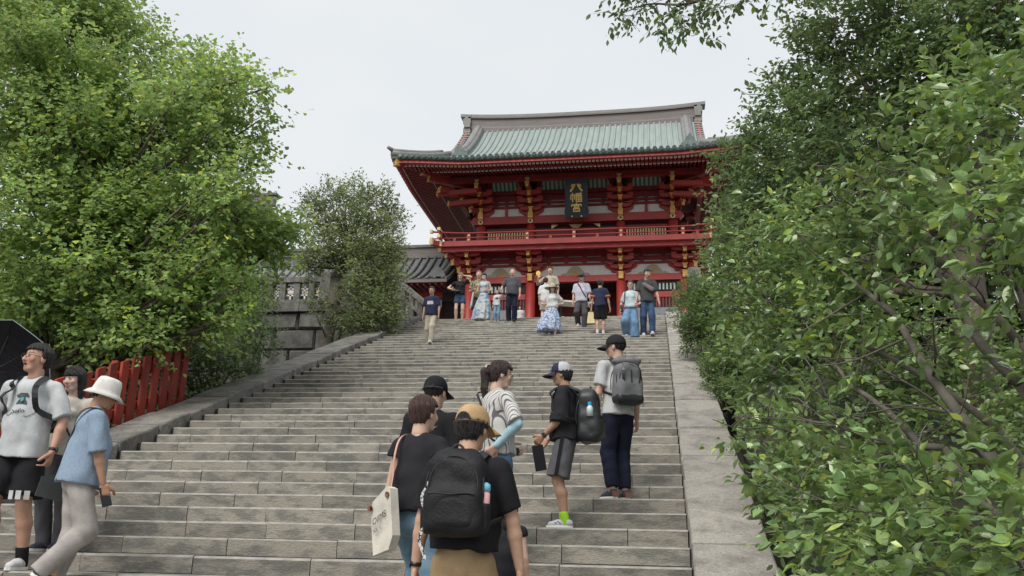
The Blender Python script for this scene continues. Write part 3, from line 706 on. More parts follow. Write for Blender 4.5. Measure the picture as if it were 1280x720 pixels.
# sloping stone handrail at the head of the stairs
hr = empty('stone_handrail', (XL-.95, YTOP+.1, PZ), 0, 'pale stone handrail sloping down at the head of the stairs', 'handrail')
P = lambda u: Vector((.0+.98*u, 1.0-.35*u, 1.42-.83*u))
MB().beam(P(0), P(1), .2, .14).obj('top_rail', M_granite, hr)
MB().beam(P(0)-Vector((0, 0, .45)), P(1)-Vector((0, 0, .42)), .14, .1).obj('lower_rail', M_granite, hr)
for u in (.03, .35, .68, .97): q = P(u); MB().box(q.x-.08, q.x+.08, q.y-.08, q.y+.08, -.0, q.z-.06).obj('post', M_granite, hr)
q = P(0); MB().box(q.x-.2, q.x+.0, q.y-.1, q.y+.12, 0, 1.62).obj('end_post', M_granite, hr)
bx = empty('utility_cabinet', (-8.6, 29.3, PZ), 0, 'plain grey-green cabinet standing behind the stone handrail', 'cabinet')
MB().box(-.3, .3, -.2, .2, .08, 1.5).obj('body', mat('cabinet_paint', (.1, .125, .12), .6, var=.1), bx); MB().box(-.33, .33, -.23, .23, 1.5, 1.55).obj('lid', M_greyp, bx); MB().box(-.27, .27, -.17, .17, 0, .08).obj('plinth', M_dark, bx)
MB().box(-.27, .27, -.212, -.2, .15, 1.4).obj('door', M_greyp, bx)
sp = px(868, 352, 27.0)
po = empty('stone_post', (sp.x, 27.0, PZ), 0, 'pale square stone post standing behind the large clipped shrub', 'stone post')
MB().box(-.19, .19, -.17, .17, 0, 1.72).obj('shaft', M_granite, po); MB().add([(-.19, -.17, 1.72), (.19, -.17, 1.72), (.19, .17, 1.72), (-.19, .17, 1.72), (0, 0, 1.8)], [(0, 1, 4), (1, 2, 4), (2, 3, 4), (3, 0, 4)]).obj('point', M_granite, po); MB().box(-.27, .27, -.25, .25, 0, .18).obj('foot', M_granite, po)
# offering table glimpsed in the gateway
tp = px(718, 383, 27.2); tb = empty('folding_table', (tp.x, 27.2, PZ), .3, 'small white-topped table standing before the gateway', 'table')
MB().box(-.55, .55, -.28, .28, .74, .79).obj('table_top', M_white, tb)
for sx in (-.48, .48):
    for sy in (-.22, .22): MB().box(sx-.025, sx+.025, sy-.025, sy+.025, 0, .74).obj('leg', M_dark, tb)

# ---------------------------------------------------------------- red slatted fence
M_fence = mat('red_fence_paint', (.34, .036, .018), .6, scale=3, col2=(.19, .019, .012), grain=.25, edge=(.3, .65), bump=.15, rnd=.15, stretch=(1, 1, .3))
FXc = XL-.86
fe = empty('slatted_fence', (FXc, 9.4, nose_z(9.4)), 0, 'red wooden slatted fence standing along the dark weathered curb', 'fence')
rr = random.Random(9); y = 8.6
fz = lambda Y: nose_z(Y)-nose_z(9.4)
k = 0
while y < 14.25:
    w = .17 if k % 9 else .2; h = rr.uniform(.99, 1.05)
    o = MB(); yy = y-9.4
    o.add([(-.02, yy-w/2, fz(y)-.25), (.02, yy-w/2, fz(y)-.25), (.02, yy+w/2, fz(y)-.25), (-.02, yy+w/2, fz(y)-.25), (-.02, yy-w/2, fz(y)+h-.05), (.02, yy-w/2, fz(y)+h-.05), (.02, yy+w/2, fz(y)+h+.02), (-.02, yy+w/2, fz(y)+h+.02)],
          [(0, 1, 2, 3), (4, 7, 6, 5), (0, 4, 5, 1), (1, 5, 6, 2), (2, 6, 7, 3), (3, 7, 4, 0)])
    o.obj('slat', M_fence, fe); y += .285; k += 1
for hh in (.22, .78): MB().beam((-.06, 8.45-9.4, fz(8.45)+hh), (-.06, 14.1-9.4, fz(14.1)+hh), .06, .12).obj('rail', M_fence, fe)
for Y in (8.5, 10.4, 12.3, 14.0): MB().box(-.19, -.09, Y-9.45, Y-9.35, fz(Y)-.3, fz(Y)+1.0).obj('post', M_fence, fe)
# ---------------------------------------------------------------- vegetation
def leaf_shape(kind):
    if kind == 'fan':
        V = [(0, 0, 0), (-.5, .62, .1), (-.22, .95, -.02), (.22, .95, -.02), (.5, .62, .1)]; F = [(0, 2, 1), (0, 3, 2), (0, 4, 3)]
    elif kind == 'oval':
        V = [(0, 0, 0), (-.22, .28, .06), (0, .28, 0), (.22, .28, .06), (-.25, .58, .05), (0, .6, -.01), (.25, .58, .05), (0, 1, -.08)]
        F = [(0, 2, 1), (0, 3, 2), (1, 2, 5), (1, 5, 4), (2, 3, 6), (2, 6, 5), (4, 5, 7), (5, 6, 7)]
    else:
        V = [(0, 0, 0), (-.22, .45, .05), (.22, .45, .05), (0, 1, -.05)]; F = [(0, 2, 1), (1, 2, 3)]
    return np.array(V, float), np.array(F)
def nrm(a): return a/np.maximum(np.linalg.norm(a, axis=-1, keepdims=True), 1e-9)
def leaf_frames(P, D, Nn): 
    D = nrm(D); X = nrm(np.cross(D, Nn)); Z = np.cross(X, D); return X, D, Z
def leaf_mesh(name, kind, P, D, Nn, S, C):
    V, F = leaf_shape(kind); X, Dn, Z = leaf_frames(P, D, Nn); k = len(V); n = len(P)
    rv = np.random.default_rng(n); V = V[None]*np.stack([rv.uniform(.75, 1.2, n), np.ones(n), rv.uniform(-.6, 2.8, n)], 1)[:, None, :]
    W = P[:, None, :]+S[:, None, None]*(V[:, :, 0:1]*X[:, None]+V[:, :, 1:2]*Dn[:, None]+V[:, :, 2:3]*Z[:, None])
    FF = (F[None]+np.arange(n)[:, None, None]*k).reshape(-1, 3)
    me = mesh_np(name, W.reshape(-1, 3), FF, kind == 'oval')
    ca = me.color_attributes.new('Col', 'FLOAT_COLOR', 'POINT'); cc = np.ones((n, k, 4), np.float32); cc[:, :, :3] = C[:, None, :]
    ca.data.foreach_set('color', cc.ravel()); return me
def grow(lobes, spec, rng):
    """leaf positions on twigs that fill each lobe; lobe = (x, y, r, Y[, density[, squash]]) from the photograph"""
    Ps, Ds, Ns, Ss, Tw = [], [], [], [], []
    for lb in lobes:
        x, y, r, Y = lb[:4]; dens = lb[4] if len(lb) > 4 else 1; c = np.array(px(x, y, Y)); z = to_px(c)[2]; R = r*z/FPX
        lp = spec['size']*FPX/z; n = int(dens*spec['cover']*math.pi*r*r/(.4*lp*lp)); nt = max(3, n//spec['per'])
        u = nrm(rng.normal(size=(nt, 3))); rad = rng.random(nt)**(1/2.6); ex = rng.random(nt) < spec.get('stray', .07); rad[ex] *= rng.uniform(1.05, 1.4, ex.sum())
        bump = 1+.22*np.sin(u[:, 0]*5+x)+.2*np.sin(u[:, 2]*6+y)+.15*np.sin(u[:, 1]*7)
        ax = np.array([1, 1.0, spec.get('flat', .8)])
        st = c+u*ax*(R*rad*bump)[:, None]*.85
        d = nrm(u*spec.get('out', .8)+rng.normal(size=(nt, 3))*.55*np.array([1, 1, spec.get('vert', .5)])+np.array(spec.get('bias', (0, 0, .1))))
        L = spec['twig']*(.6+.8*rng.random(nt))
        Tw += [(st[i], st[i]+d[i]*L[i], c) for i in range(nt)]
        m = spec['per']; t = np.tile((np.arange(m)+.6)/m, (nt, 1))+rng.normal(size=(nt, m))*.05
        P = st[:, None]+d[:, None]*(t*L[:, None])[:, :, None]; P = P+rng.normal(size=P.shape)*spec['size']*.18
        side = np.where(np.arange(m) % 2 == 0, 1, -1)[None, :, None]; up_ = np.array([0, 0, 1.0])
        sx = nrm(np.cross(d, up_)+1e-6)
        D = d[:, None]*(.55+.5*t[:, :, None])+side*sx[:, None]*.8+rng.normal(size=P.shape)*.35; D[:, :, 2] -= spec.get('droop', .15)
        N_ = up_+rng.normal(size=P.shape)*spec.get('tiltn', .45)+u[:, None]*spec.get('face', .35)
        S = spec['size']*(.5+.8*rng.random((nt, m))**.8)
        Ps.append(P.reshape(-1, 3)); Ds.append(D.reshape(-1, 3)); Ns.append(N_.reshape(-1, 3)); Ss.append(S.ravel())
    return np.concatenate(Ps), np.concatenate(Ds), np.concatenate(Ns), np.concatenate(Ss), Tw
def leaf_cols(P, rng, young=.08, yc=(1.7, 1.5, .9)):
    n = len(P); b = .72+.5*rng.random(n); cl = 1+.22*np.sin(P[:, 0]*2.1+P[:, 2]*1.7)*np.sin(P[:, 1]*1.9+1); C = np.stack([b*cl*(.9+.25*rng.random(n)), b*cl, b*cl*(.8+.4*rng.random(n))], 1)
    y = rng.random(n) < young; C[y] *= np.array(yc); return C.astype(np.float32)
def wiggle(a, b, rr, k=6, amp=.06, sag=0):
    a, b = Vector(a), Vector(b); L = (b-a).length; pts = []; w = Vector((rr.uniform(-1, 1), rr.uniform(-1, 1), rr.uniform(-1, 1)))*amp*L; w2 = Vector((rr.uniform(-1, 1), rr.uniform(-1, 1), rr.uniform(-1, 1)))*amp*L*.5
    for i in range(k+1):
        t = i/k; pts.append(a.lerp(b, t)+w*math.sin(math.pi*t)+w2*math.sin(2*math.pi*t)+Vector((0, 0, -sag*L*math.sin(math.pi*t))))
    return pts
def limbs(mb, a, b, r0, r1, rr, k=6, amp=.07, n=8, sag=0): pts = wiggle(a, b, rr, k, amp, sag); mb.tube(pts, [r0+(r1-r0)*i/k for i in range(k+1)], n); return pts
def twigs(Tw, every, r, rr):
    mb = MB()
    for i, (a, b, c) in enumerate(Tw):
        if i % every: continue
        a = Vector(a); b = Vector(b); c = Vector(c); m = c.lerp(a, .35)
        pts = [m, a.lerp(m, .45)+Vector((rr.uniform(-1, 1), rr.uniform(-1, 1), rr.uniform(-1, 1)))*r*3, a, b]; mb.tube(pts, [r*1.5, r*1.2, r, r*.4], 4, False)
    return mb
M_bark = mat('bark', (.16, .13, .1), .9, scale=5, col2=(.07, .06, .05), edge=(.35, .65), bump=.9, bscale=18, stretch=(2, 2, .5))
M_barkg = mat('grey_bark', (.15, .13, .105), .9, scale=7, col2=(.075, .07, .055), edge=(.35, .65), bump=.6, bscale=25)
M_gink = mat('ginkgo_leaf', (.235, .35, .12), .5, var=.15, attr='Col', transl=.42, spec=.3)
M_cam = mat('camellia_leaf', (.175, .27, .095), .24, var=.25, attr='Col', transl=.24, coat=.25, spec=.5)
M_cam2 = mat('camellia_single_leaf', (.185, .285, .1), .22, var=.2, rnd=.35, transl=.24, coat=.25, spec=.5)
M_ever = mat('evergreen_leaf', (.145, .22, .092), .4, var=.15, attr='Col', transl=.32, spec=.4)
M_olive = mat('olive_leaf', (.185, .24, .11), .5, var=.15, attr='Col', transl=.36, spec=.4)
M_shrub = mat('clipped_shrub_leaf', (.15, .225, .085), .45, var=.15, attr='Col', transl=.3, spec=.4)
rng = np.random.default_rng(3); rr = random.Random(3)
def plant(name, label, cat, base, lobes, spec, kind, m, young, bark, trunk_fn, tw_every, tw_r, twmat=None):
    P, D, N_, S, Tw = grow(lobes, spec, rng); base = Vector(base)
    root = empty(name, base, 0, label, cat)
    C = leaf_cols(P, rng, young)
    o = tag(link('crown', leaf_mesh('crown', kind, P-np.array(base), D, N_, S, C), m, root), kind='stuff')
    mb = MB(); trunk_fn(mb, lobes); mb.v = [tuple(Vector(v)-base) for v in mb.v]; mb.obj('trunk', bark, root, True)
    tw = twigs(Tw, tw_every, tw_r, rr); tw.v = [tuple(Vector(v)-base) for v in tw.v]
    if tw.v: tag(tw.obj('twigs', twmat or bark, root, True), kind='stuff')
    return root, P, D, N_, S
# bright green ginkgo
gb = Vector((-10.4, 14.2, nose_z(14.2)-.05))
GL = [(40, 30, 110, 13.8), (125, 15, 60, 14.3), (180, 62, 46, 14.6), (250, 98, 36, 14.2, .7), (300, 105, 34, 13.9, .55), (338, 108, 20, 13.7, .45), (245, 130, 55, 14.8, .8), (325, 150, 26, 14, .5),
      (60, 160, 105, 13.3), (165, 160, 88, 13.8), (250, 190, 62, 14.3), (305, 180, 34, 14.4, .7), (330, 200, 20, 14.3, .5),
      (50, 285, 105, 12.8), (155, 280, 88, 13.2), (245, 275, 66, 13.5), (310, 285, 48, 13.7, .9), (352, 290, 24, 13.6, .8), (372, 292, 14, 13.6, .8),
      (60, 380, 75, 12.8), (150, 378, 62, 13), (225, 370, 52, 13.2), (290, 352, 42, 13.5, .9), (330, 322, 28, 13.7, .8), (262, 405, 26, 13.2, .9), (190, 418, 34, 12.9), (120, 425, 36, 12.7), (240, 425, 20, 13.1, .8), (290, 395, 24, 13.8, .7),
      (-120, 60, 130, 13.5, .6), (-130, 250, 130, 13, .6), (-110, 420, 90, 12.6, .5), (40, -140, 130, 14, .5), (110, -120, 80, 15, .5), (120, 200, 120, 16, .5), (40, 350, 110, 15.5, .5), (200, 330, 80, 15.5, .5)]
import itertools
_gp = [(0, 0), (165, 0), (215, 60), (330, 100), (335, 140), (280, 180), (320, 240), (375, 285), (350, 330), (300, 400), (240, 430), (60, 440), (0, 430)]
def _in(x, y):
    c = False
    for (x1, y1), (x2, y2) in zip(_gp, _gp[1:]+_gp[:1]):
        if (y1 > y) != (y2 > y) and x < (x2-x1)*(y-y1)/(y2-y1)+x1: c = not c
    return c
GL = [(a, b, r*.93, Y_+.55, *(q or (1,))) for a, b, r, Y_, *q in GL]
while len(GL) < 108:                               # smaller sprays in front break up the big masses
    a, b = rr.uniform(0, 370), rr.uniform(0, 430)
    if _in(a+12, b) and _in(a-8, b): GL.append((a, b, rr.uniform(20, 42), 13.6+rr.uniform(-1.1, .7), .8))
def gtrunk(mb, lobes):
    top = Vector((gb.x+.1, gb.y+.1, gb.z+6.8)); main = limbs(mb, gb-Vector((0, 0, .3)), top, .3, .09, rr, 8, .02, 10)
    for lb in lobes:
        c = px(*lb[:2], lb[3]); k = max(1, min(7, int((c.z-.9-gb.z)/6.8*8))); q = limbs(mb, main[k], c, .075-.006*k, .012, rr, 6, .07, 6, .04)
        for _ in range(4):
            e = c+Vector((rr.uniform(-1, 1), rr.uniform(-1, 1), rr.uniform(-.2, .8)))*lb[2]*lb[3]/FPX; limbs(mb, q[rr.randint(3, 6)], e, .016, .004, rr, 4, .06, 4)
plant('ginkgo_tree', 'tall bright green ginkgo with fan leaves overhanging the red fence', 'tree', gb, GL, dict(size=.08, cover=2.9, per=8, twig=.46, stray=.14, flat=.55, vert=.3, out=.7, droop=.15, bias=(.1, -.1, .12), tiltn=.5, face=.45), 'fan', M_gink, .12, M_bark, gtrunk, 9, .004)
# dark undergrowth between fence and retaining wall
def stemtrunk(base, k=5, r=.03):
    def fn(mb, lobes):
        for lb in lobes:
            c = px(*lb[:2], lb[3])
            for _ in range(2): limbs(mb, Vector(base)+Vector((rr.uniform(-.2, .2), rr.uniform(-.2, .2), -.1)), c+Vector((rr.uniform(-.2, .2), 0, rr.uniform(-.1, .3))), r, r*.3, rr, 5, .06, 5)
    return fn
def ground_at(X, Y): return max(0, min(nose_z(Y), PZ))-.08-left_drop(X, Y)
def base_under(x, y, Y): p = px(x, y, Y); return (p.x, Y, ground_at(p.x, Y))
for nm, lab, lobes, bs, mm in [
    ('undergrowth_bush', 'dusky grey-green bush just above the end of the red fence', [(262, 462, 34, 15.2), (290, 448, 34, 15.8), (250, 440, 26, 15.4), (310, 462, 20, 16.2), (240, 478, 18, 14.9)], (270, 480, 15.4), M_ever),
    ('undergrowth_bush', 'dark bush at the foot of the retaining wall below the ginkgo', [(318, 425, 32, 18.5), (300, 400, 30, 18.2), (325, 372, 22, 19.5)], (320, 440, 18.6), M_ever),
    ('undergrowth_bush', 'loose shadowy bush behind the red fence under the ginkgo', [(60, 440, 60, 14.5), (150, 445, 60, 15), (210, 440, 50, 15.5), (0, 460, 70, 14)], (140, 480, 14.8), M_ever)]:
    b = base_under(*bs); plant(nm, lab, 'bush', b, lobes, dict(size=.075, cover=4.5, per=6, twig=.2, flat=.8, vert=.9, out=.8), 'slim', mm, .04, M_bark, stemtrunk(b), 12, .004)
# gnarled pruned evergreen in front of the retaining wall
tbp = base_under(408, 446, 22.6)
TL = [(392, 258, 20, 23.8, .6), (415, 248, 20, 23.6, .6), (442, 244, 22, 23.4, .6), (470, 250, 22, 23.5, .65), (490, 270, 16, 23.8, .7), (405, 285, 24, 23.4, .6), (440, 282, 28, 23.2, .7), (475, 288, 26, 23.2, .8), (395, 318, 20, 23, .75), (425, 312, 26, 22.9, .8), (462, 320, 30, 22.8, 1), (490, 318, 18, 23.2, 1), (385, 335, 14, 23.2, .8),
      (455, 352, 24, 22.4, .75), (482, 352, 22, 22.8, .9), (440, 372, 16, 22.2, .6), (468, 388, 26, 22.3, .85), (492, 385, 16, 22.9, .9), (485, 408, 14, 22.6, .8), (450, 402, 16, 22, .7), (432, 410, 12, 21.9, .9), (398, 380, 16, 22.3, .5), (412, 398, 12, 22, .4)]
def ttrunk(mb, lobes):
    b = Vector(tbp); f1 = px(412, 408, 22.8); f2 = px(423, 350, 23.3); f3 = px(430, 318, 23.4)
    m1 = limbs(mb, b-Vector((0, 0, .3)), f1, .2, .17, rr, 5, .05, 10); m2 = limbs(mb, f1, f2, .17, .2, rr, 5, .06, 10); m3 = limbs(mb, f2, f3, .22, .12, rr, 4, .05, 10)
    for x, y in ((403, 250), (420, 255), (437, 245), (447, 262), (468, 252), (482, 268), (455, 300)): limbs(mb, m3[rr.randint(1, 4)], px(x, y, 23.4), .06, .012, rr, 7, .05, 6)
    for lb in lobes: limbs(mb, (m3 if lb[1] < 340 else m2)[rr.randint(1, 4)], px(*lb[:2], lb[3]), .045, .012, rr, 6, .14, 5)
    limbs(mb, m1[2], px(450, 385, 22), .05, .02, rr, 7, .14, 6); limbs(mb, m1[3], px(395, 392, 22.2), .04, .015, rr, 6, .12, 6)
plant('pruned_tree', 'gnarled olive-green pruned tree in front of the stone balustrade', 'tree', tbp, TL, dict(size=.1, cover=10, per=7, twig=.34, stray=.2, flat=.9, vert=.9, out=.6, bias=(0, 0, .35)), 'slim', M_olive, .06, M_barkg, ttrunk, 14, .006)
# clipped round shrubs beside the right curb
for nm, lab, lobes, bs in [
    ('clipped_shrub', 'large round clipped shrub leaning over the upper pale curb', [(880, 392, 36, 17.5), (868, 368, 26, 17.8), (900, 375, 30, 17.8), (870, 415, 28, 17.2), (900, 420, 28, 17), (888, 440, 20, 16.6)], (895, 450, 17.2)),
    ('clipped_shrub', 'small clipped shrub below the large round one by the pale curb', [(897, 465, 22, 14.4), (915, 455, 24, 14.6), (888, 452, 16, 14.8), (905, 485, 16, 13.8)], (905, 490, 14.2))]:
    b = base_under(*bs); plant(nm, lab, 'shrub', b, lobes, dict(size=.05, cover=10, per=6, twig=.1, flat=.95, vert=1, out=1.1), 'slim', M_shrub, .05, M_bark, stemtrunk(b), 30, .004)
# large camellia beside the stairs: big glossy leaves, bare branching inside
cb = (2.9, 6.6, ground_at(2.9, 6.6))
CL = [(1150, 205, 62, 6.6), (1235, 165, 66, 5.6), (1262, 90, 40, 5.8), (1190, 120, 40, 6.6), (1140, 280, 52, 6.2), (1225, 262, 60, 5.2), (1268, 240, 46, 4.8), (1262, 330, 34, 4.8, .6), (1190, 340, 36, 5.4, .4), (1090, 250, 45, 7.4), (1060, 310, 48, 7.6), (1010, 270, 48, 8.6), (960, 300, 42, 9.6), (930, 335, 34, 10), (980, 345, 44, 8.8), (1040, 370, 46, 7.6, .9), (930, 385, 32, 10), (985, 405, 44, 8.6), (1030, 425, 36, 7.6, .8), (940, 440, 34, 9.4), (985, 470, 40, 8.4), (952, 500, 30, 8.8), (1095, 340, 32, 7, .6), (1100, 400, 34, 6.8, .35), (1075, 460, 32, 6.8, .35), (1160, 420, 40, 6, .12), (1230, 420, 34, 5.2, .08), (1130, 480, 34, 6, .12), (1250, 520, 40, 5, .1),
      (935, 548, 24, 8.6), (975, 555, 38, 7.8), (1020, 530, 42, 7.2, .8), (958, 600, 26, 7.6), (1000, 620, 40, 6.8), (1040, 590, 46, 6.4), (990, 665, 24, 6.8), (1030, 690, 40, 6.0), (1070, 650, 50, 5.6), (1100, 580, 36, 5.9, .6), (1130, 700, 52, 5.2), (1150, 620, 44, 5.2, .9), (1200, 670, 52, 4.7), (1258, 620, 40, 4.4, .8), (1265, 690, 44, 4.2), (1195, 590, 30, 5, .6), (1250, 565, 26, 4.6, .5),
      (1150, 430, 90, 10.5, .5), (1250, 460, 100, 10, .4), (1080, 500, 80, 10.5, .6), (1200, 560, 90, 9, .4), (1100, 620, 70, 8.5, .6), (1350, 300, 110, 5.5, .4), (1380, 520, 120, 5.5, .4), (1340, 700, 90, 4.4, .4), (1330, 100, 80, 6, .4), (1100, 770, 70, 5, .4), (1220, 780, 80, 4.4, .4)]
def ctrunk(mb, lobes):
    b = Vector(cb); 
    mains = [((1258, 600, 5.6), (1120, 395, 6.6), (1040, 330, 7.6)), ((1275, 480, 6), (1160, 330, 6.4), (1120, 240, 6.8)), ((1240, 640, 5.4), (1060, 480, 6.9), (1000, 430, 8)), ((1275, 430, 7), (1130, 300, 7.4), (1060, 250, 7.8)), ((1180, 560, 6), (1060, 560, 6.6), (985, 545, 7.4)), ((1270, 360, 6.4), (1235, 250, 5.8), (1210, 180, 5.8)), ((1290, 700, 4.8), (1180, 640, 5.1), (1080, 640, 5.6)), ((1250, 540, 7.2), (1000, 395, 8.6), (960, 350, 9.4))]
    for i, (p0, p1, p2) in enumerate(mains):
        r0 = (.042, .036, .03, .036, .022, .034, .022, .03)[i]
        a, c, e = px(*p0), px(*p1), px(*p2); limbs(mb, b+Vector((rr.uniform(-.15, .15), rr.uniform(-.15, .15), -.2)), a, r0*1.25, r0, rr, 5, .08, 8)
        q = limbs(mb, a, c, r0, r0*.55, rr, 8, .05, 8); q2 = limbs(mb, c, e, r0*.55, r0*.2, rr, 6, .06, 6)
        for s in q[2:]+q2[1:]:
            for _ in range(1 if rr.random() < .7 else 0):
                d = Vector((rr.uniform(-1, .5), rr.uniform(-.9, .4), rr.uniform(-.3, .8))).normalized()*rr.uniform(.35, .8); w = limbs(mb, s, s+d, r0*.26, .004, rr, 5, .1, 5)
                for _ in range(2): limbs(mb, w[rr.randint(2, 4)], w[3]+Vector((rr.uniform(-1, 1), rr.uniform(-1, 1), rr.uniform(-.3, 1)))*.28, .006, .002, rr, 3, .08, 4)
camr, P, D, N_, S = plant('camellia_bush', 'large glossy camellia bush with bare inner branches beside the pale curb', 'bush', cb, CL, dict(size=.092, cover=5.0, per=6, twig=.24, flat=.85, vert=.7, out=.8, droop=.1, tiltn=.55, face=.4), 'oval', M_cam, .1, M_barkg, ctrunk, 14, .0035)
# the leaves that show largest are single objects, moved out of the crown mesh's sample
q = P-np.array([0, 0, ZC]); zz = q@np.array(CF); ux = 640+FPX*(q@np.array(CR))/zz; uy = 360+FPX*(q@np.array(CD))/zz
best = {}
for i in np.argsort(zz):
    if 0 < ux[i] < 1280 and 0 < uy[i] < 720:
        k = (int(ux[i]//14), int(uy[i]//14))
        if k not in best: best[k] = i
pick = sorted(best.values(), key=lambda i: -S[i]/zz[i])[:300]
lv, lf = leaf_shape('oval'); lm = [mesh_np('leaf', lv*np.array([1, 1, k]), lf, True) for k in (1, 1.5, .6)]
for me in lm: me.materials.append(M_cam2)
X, Dn, Z = leaf_frames(P, D, N_)
for j, i in enumerate(pick):
    o = bpy.data.objects.new('leaf', lm[j % 3]); COL.objects.link(o); o.parent = camr
    Mx = Matrix(((X[i][0], Dn[i][0], Z[i][0], P[i][0]-cb[0]), (X[i][1], Dn[i][1], Z[i][1], P[i][1]-cb[1]), (X[i][2], Dn[i][2], Z[i][2]+0, P[i][2]-cb[2]+.012), (0, 0, 0, 1)))
    o.matrix_local = Mx @ Matrix.Scale(S[i]*1.08, 4)
# darker evergreen behind and above the camellia
eb = (3.6, 11.0, ground_at(3.6, 11))
EL = [(1015, 75, 42, 12.2), (1060, 40, 50, 11.6), (1120, 20, 55, 11), (1190, 40, 70, 10.4), (1260, 20, 70, 9.8), (975, 120, 38, 12.6), (945, 165, 30, 13), (1020, 140, 50, 12), (1080, 110, 55, 11.4), (1140, 95, 60, 10.8), (925, 200, 26, 13.2), (915, 235, 24, 13.2), (965, 200, 40, 12.6), (1020, 205, 44, 11.8), (1080, 180, 48, 11), (925, 270, 26, 12.8), (900, 190, 14, 13.4, .7), (1240, 100, 70, 10.4), (1150, 160, 60, 10.6), (1000, 40, 24, 12.4, .7), (912, 305, 22, 12.6), (905, 345, 18, 12.6, .8), (1040, -60, 70, 12, .6), (1180, -70, 110, 11, .6), (1320, 0, 100, 10, .5), (1330, 160, 90, 10, .5), (960, 250, 40, 12.8), (1010, 300, 60, 12.5, .8), (950, 380, 40, 12.8, .8), (1080, 330, 90, 12.4, .8), (1180, 300, 90, 12, .7), (1270, 300, 90, 11.5, .7), (1240, 380, 90, 13, .9), (1150, 390, 90, 13.5, .9), (1060, 390, 80, 14, .9), (1000, 430, 60, 14, .9), (1300, 470, 90, 12, .8), (1200, 470, 80, 13, .8), (940, 300, 34, 14.5), (960, 335, 38, 14.5), (930, 345, 26, 15), (1000, 350, 46, 14.5), (935, 395, 30, 14.5), (975, 280, 40, 14.5), (905, 300, 22, 13.6), (915, 330, 22, 13.6), (902, 268, 16, 13.8), (890, 318, 14, 14), (1040, 190, 60, 15), (995, 205, 48, 15.5), (1090, 225, 60, 14.5), (1150, 230, 70, 14), (960, 235, 40, 15.5), (1030, 260, 50, 15)]
def etrunk(mb, lobes):
    b = Vector(eb); m = limbs(mb, b-Vector((0, 0, .3)), b+Vector((.2, .2, 5.6)), .24, .1, rr, 8, .04, 10)
    for lb in lobes: limbs(mb, m[rr.randint(3, 7)], px(*lb[:2], lb[3]), .06, .015, rr, 6, .08, 6)
plant('evergreen_tree', 'dark dense evergreen rising behind the camellia toward the gate', 'tree', eb, EL, dict(size=.085, cover=4.4, per=6, twig=.26, flat=.85, vert=.8, out=.9), 'oval', M_ever, .05, M_bark, etrunk, 9, .005)
# tree whose branch hangs over the top of the view
ob = (5.2, 12.5, ground_at(5.2, 12.5))
OL = [(772, 20, 16, 9.6, .5), (800, 12, 18, 9.5, .5), (822, 28, 16, 9.3, .5), (850, 18, 18, 9.2, .55), (862, 45, 14, 9.1, .5), (885, 15, 18, 9.1, .55), (905, 8, 16, 9, .5), (880, 52, 9, 9, .5), (935, 2, 14, 9, .5), (965, 0, 12, 9.1, .5), (790, -30, 40, 9.4, .5), (870, -40, 45, 9.2, .5), (960, -50, 45, 9.4, .5), (1060, -110, 80, 10, .5)]
def otrunk(mb, lobes):
    b = Vector(ob); top = b+Vector((-.6, -.6, 8.3)); m = limbs(mb, b-Vector((0, 0, .3)), top, .28, .13, rr, 8, .03, 10)
    p1 = px(1060, -90, 10); p2 = px(960, -22, 9.2); p3 = px(860, 5, 9.2); p4 = px(785, 14, 9.6)
    limbs(mb, m[7], p1, .11, .07, rr, 5, .05, 8); limbs(mb, p1, p2, .07, .045, rr, 5, .04, 8); q = limbs(mb, p2, p3, .03, .018, rr, 6, .06, 6); q2 = limbs(mb, p3, p4, .018, .006, rr, 6, .06, 5)
    for lb in lobes[:10]: limbs(mb, (q+q2)[rr.randint(1, 10)], px(*lb[:2], lb[3]), .01, .003, rr, 5, .08, 4)
    for lb in lobes[10:]: limbs(mb, p2, px(*lb[:2], lb[3]), .02, .008, rr, 5, .06, 5)
plant('overhanging_tree', 'tree whose leafy branch hangs into the sky above the gate', 'tree', ob, OL, dict(size=.085, cover=5.0, per=5, twig=.2, flat=.9, vert=.8, out=.6, droop=.6, bias=(0, 0, -.25)), 'oval', M_ever, .04, M_bark, otrunk, 2, .003)
# low ground cover against the outer side of the pale curb
gp = []
for i in range(1500):
    Y = rng.uniform(4.5, 24); X_ = XR+.72+abs(rng.normal())*.7; gp.append((X_, Y, ground_at(X_, Y)+rng.uniform(.0, .3)))
for i in range(2600):
    Y = rng.uniform(9, 19.5); X_ = XL-.8-abs(rng.normal())*2.2; gp.append((X_, Y, ground_at(X_, Y)+rng.uniform(.0, .22)))
gp = np.array(gp); n = len(gp)
tag(link('ground_cover', leaf_mesh('ground_cover', 'slim', gp, np.stack([rng.normal(size=n), rng.normal(size=n), rng.uniform(.2, 1.5, n)], 1), np.stack([rng.normal(size=n)*.5, rng.normal(size=n)*.5-.4, np.ones(n)], 1), rng.uniform(.07, .16, n), leaf_cols(gp, rng, .05)), M_ever), 'low dark ground cover growing along the stone curbs', 'plants', kind='stuff')
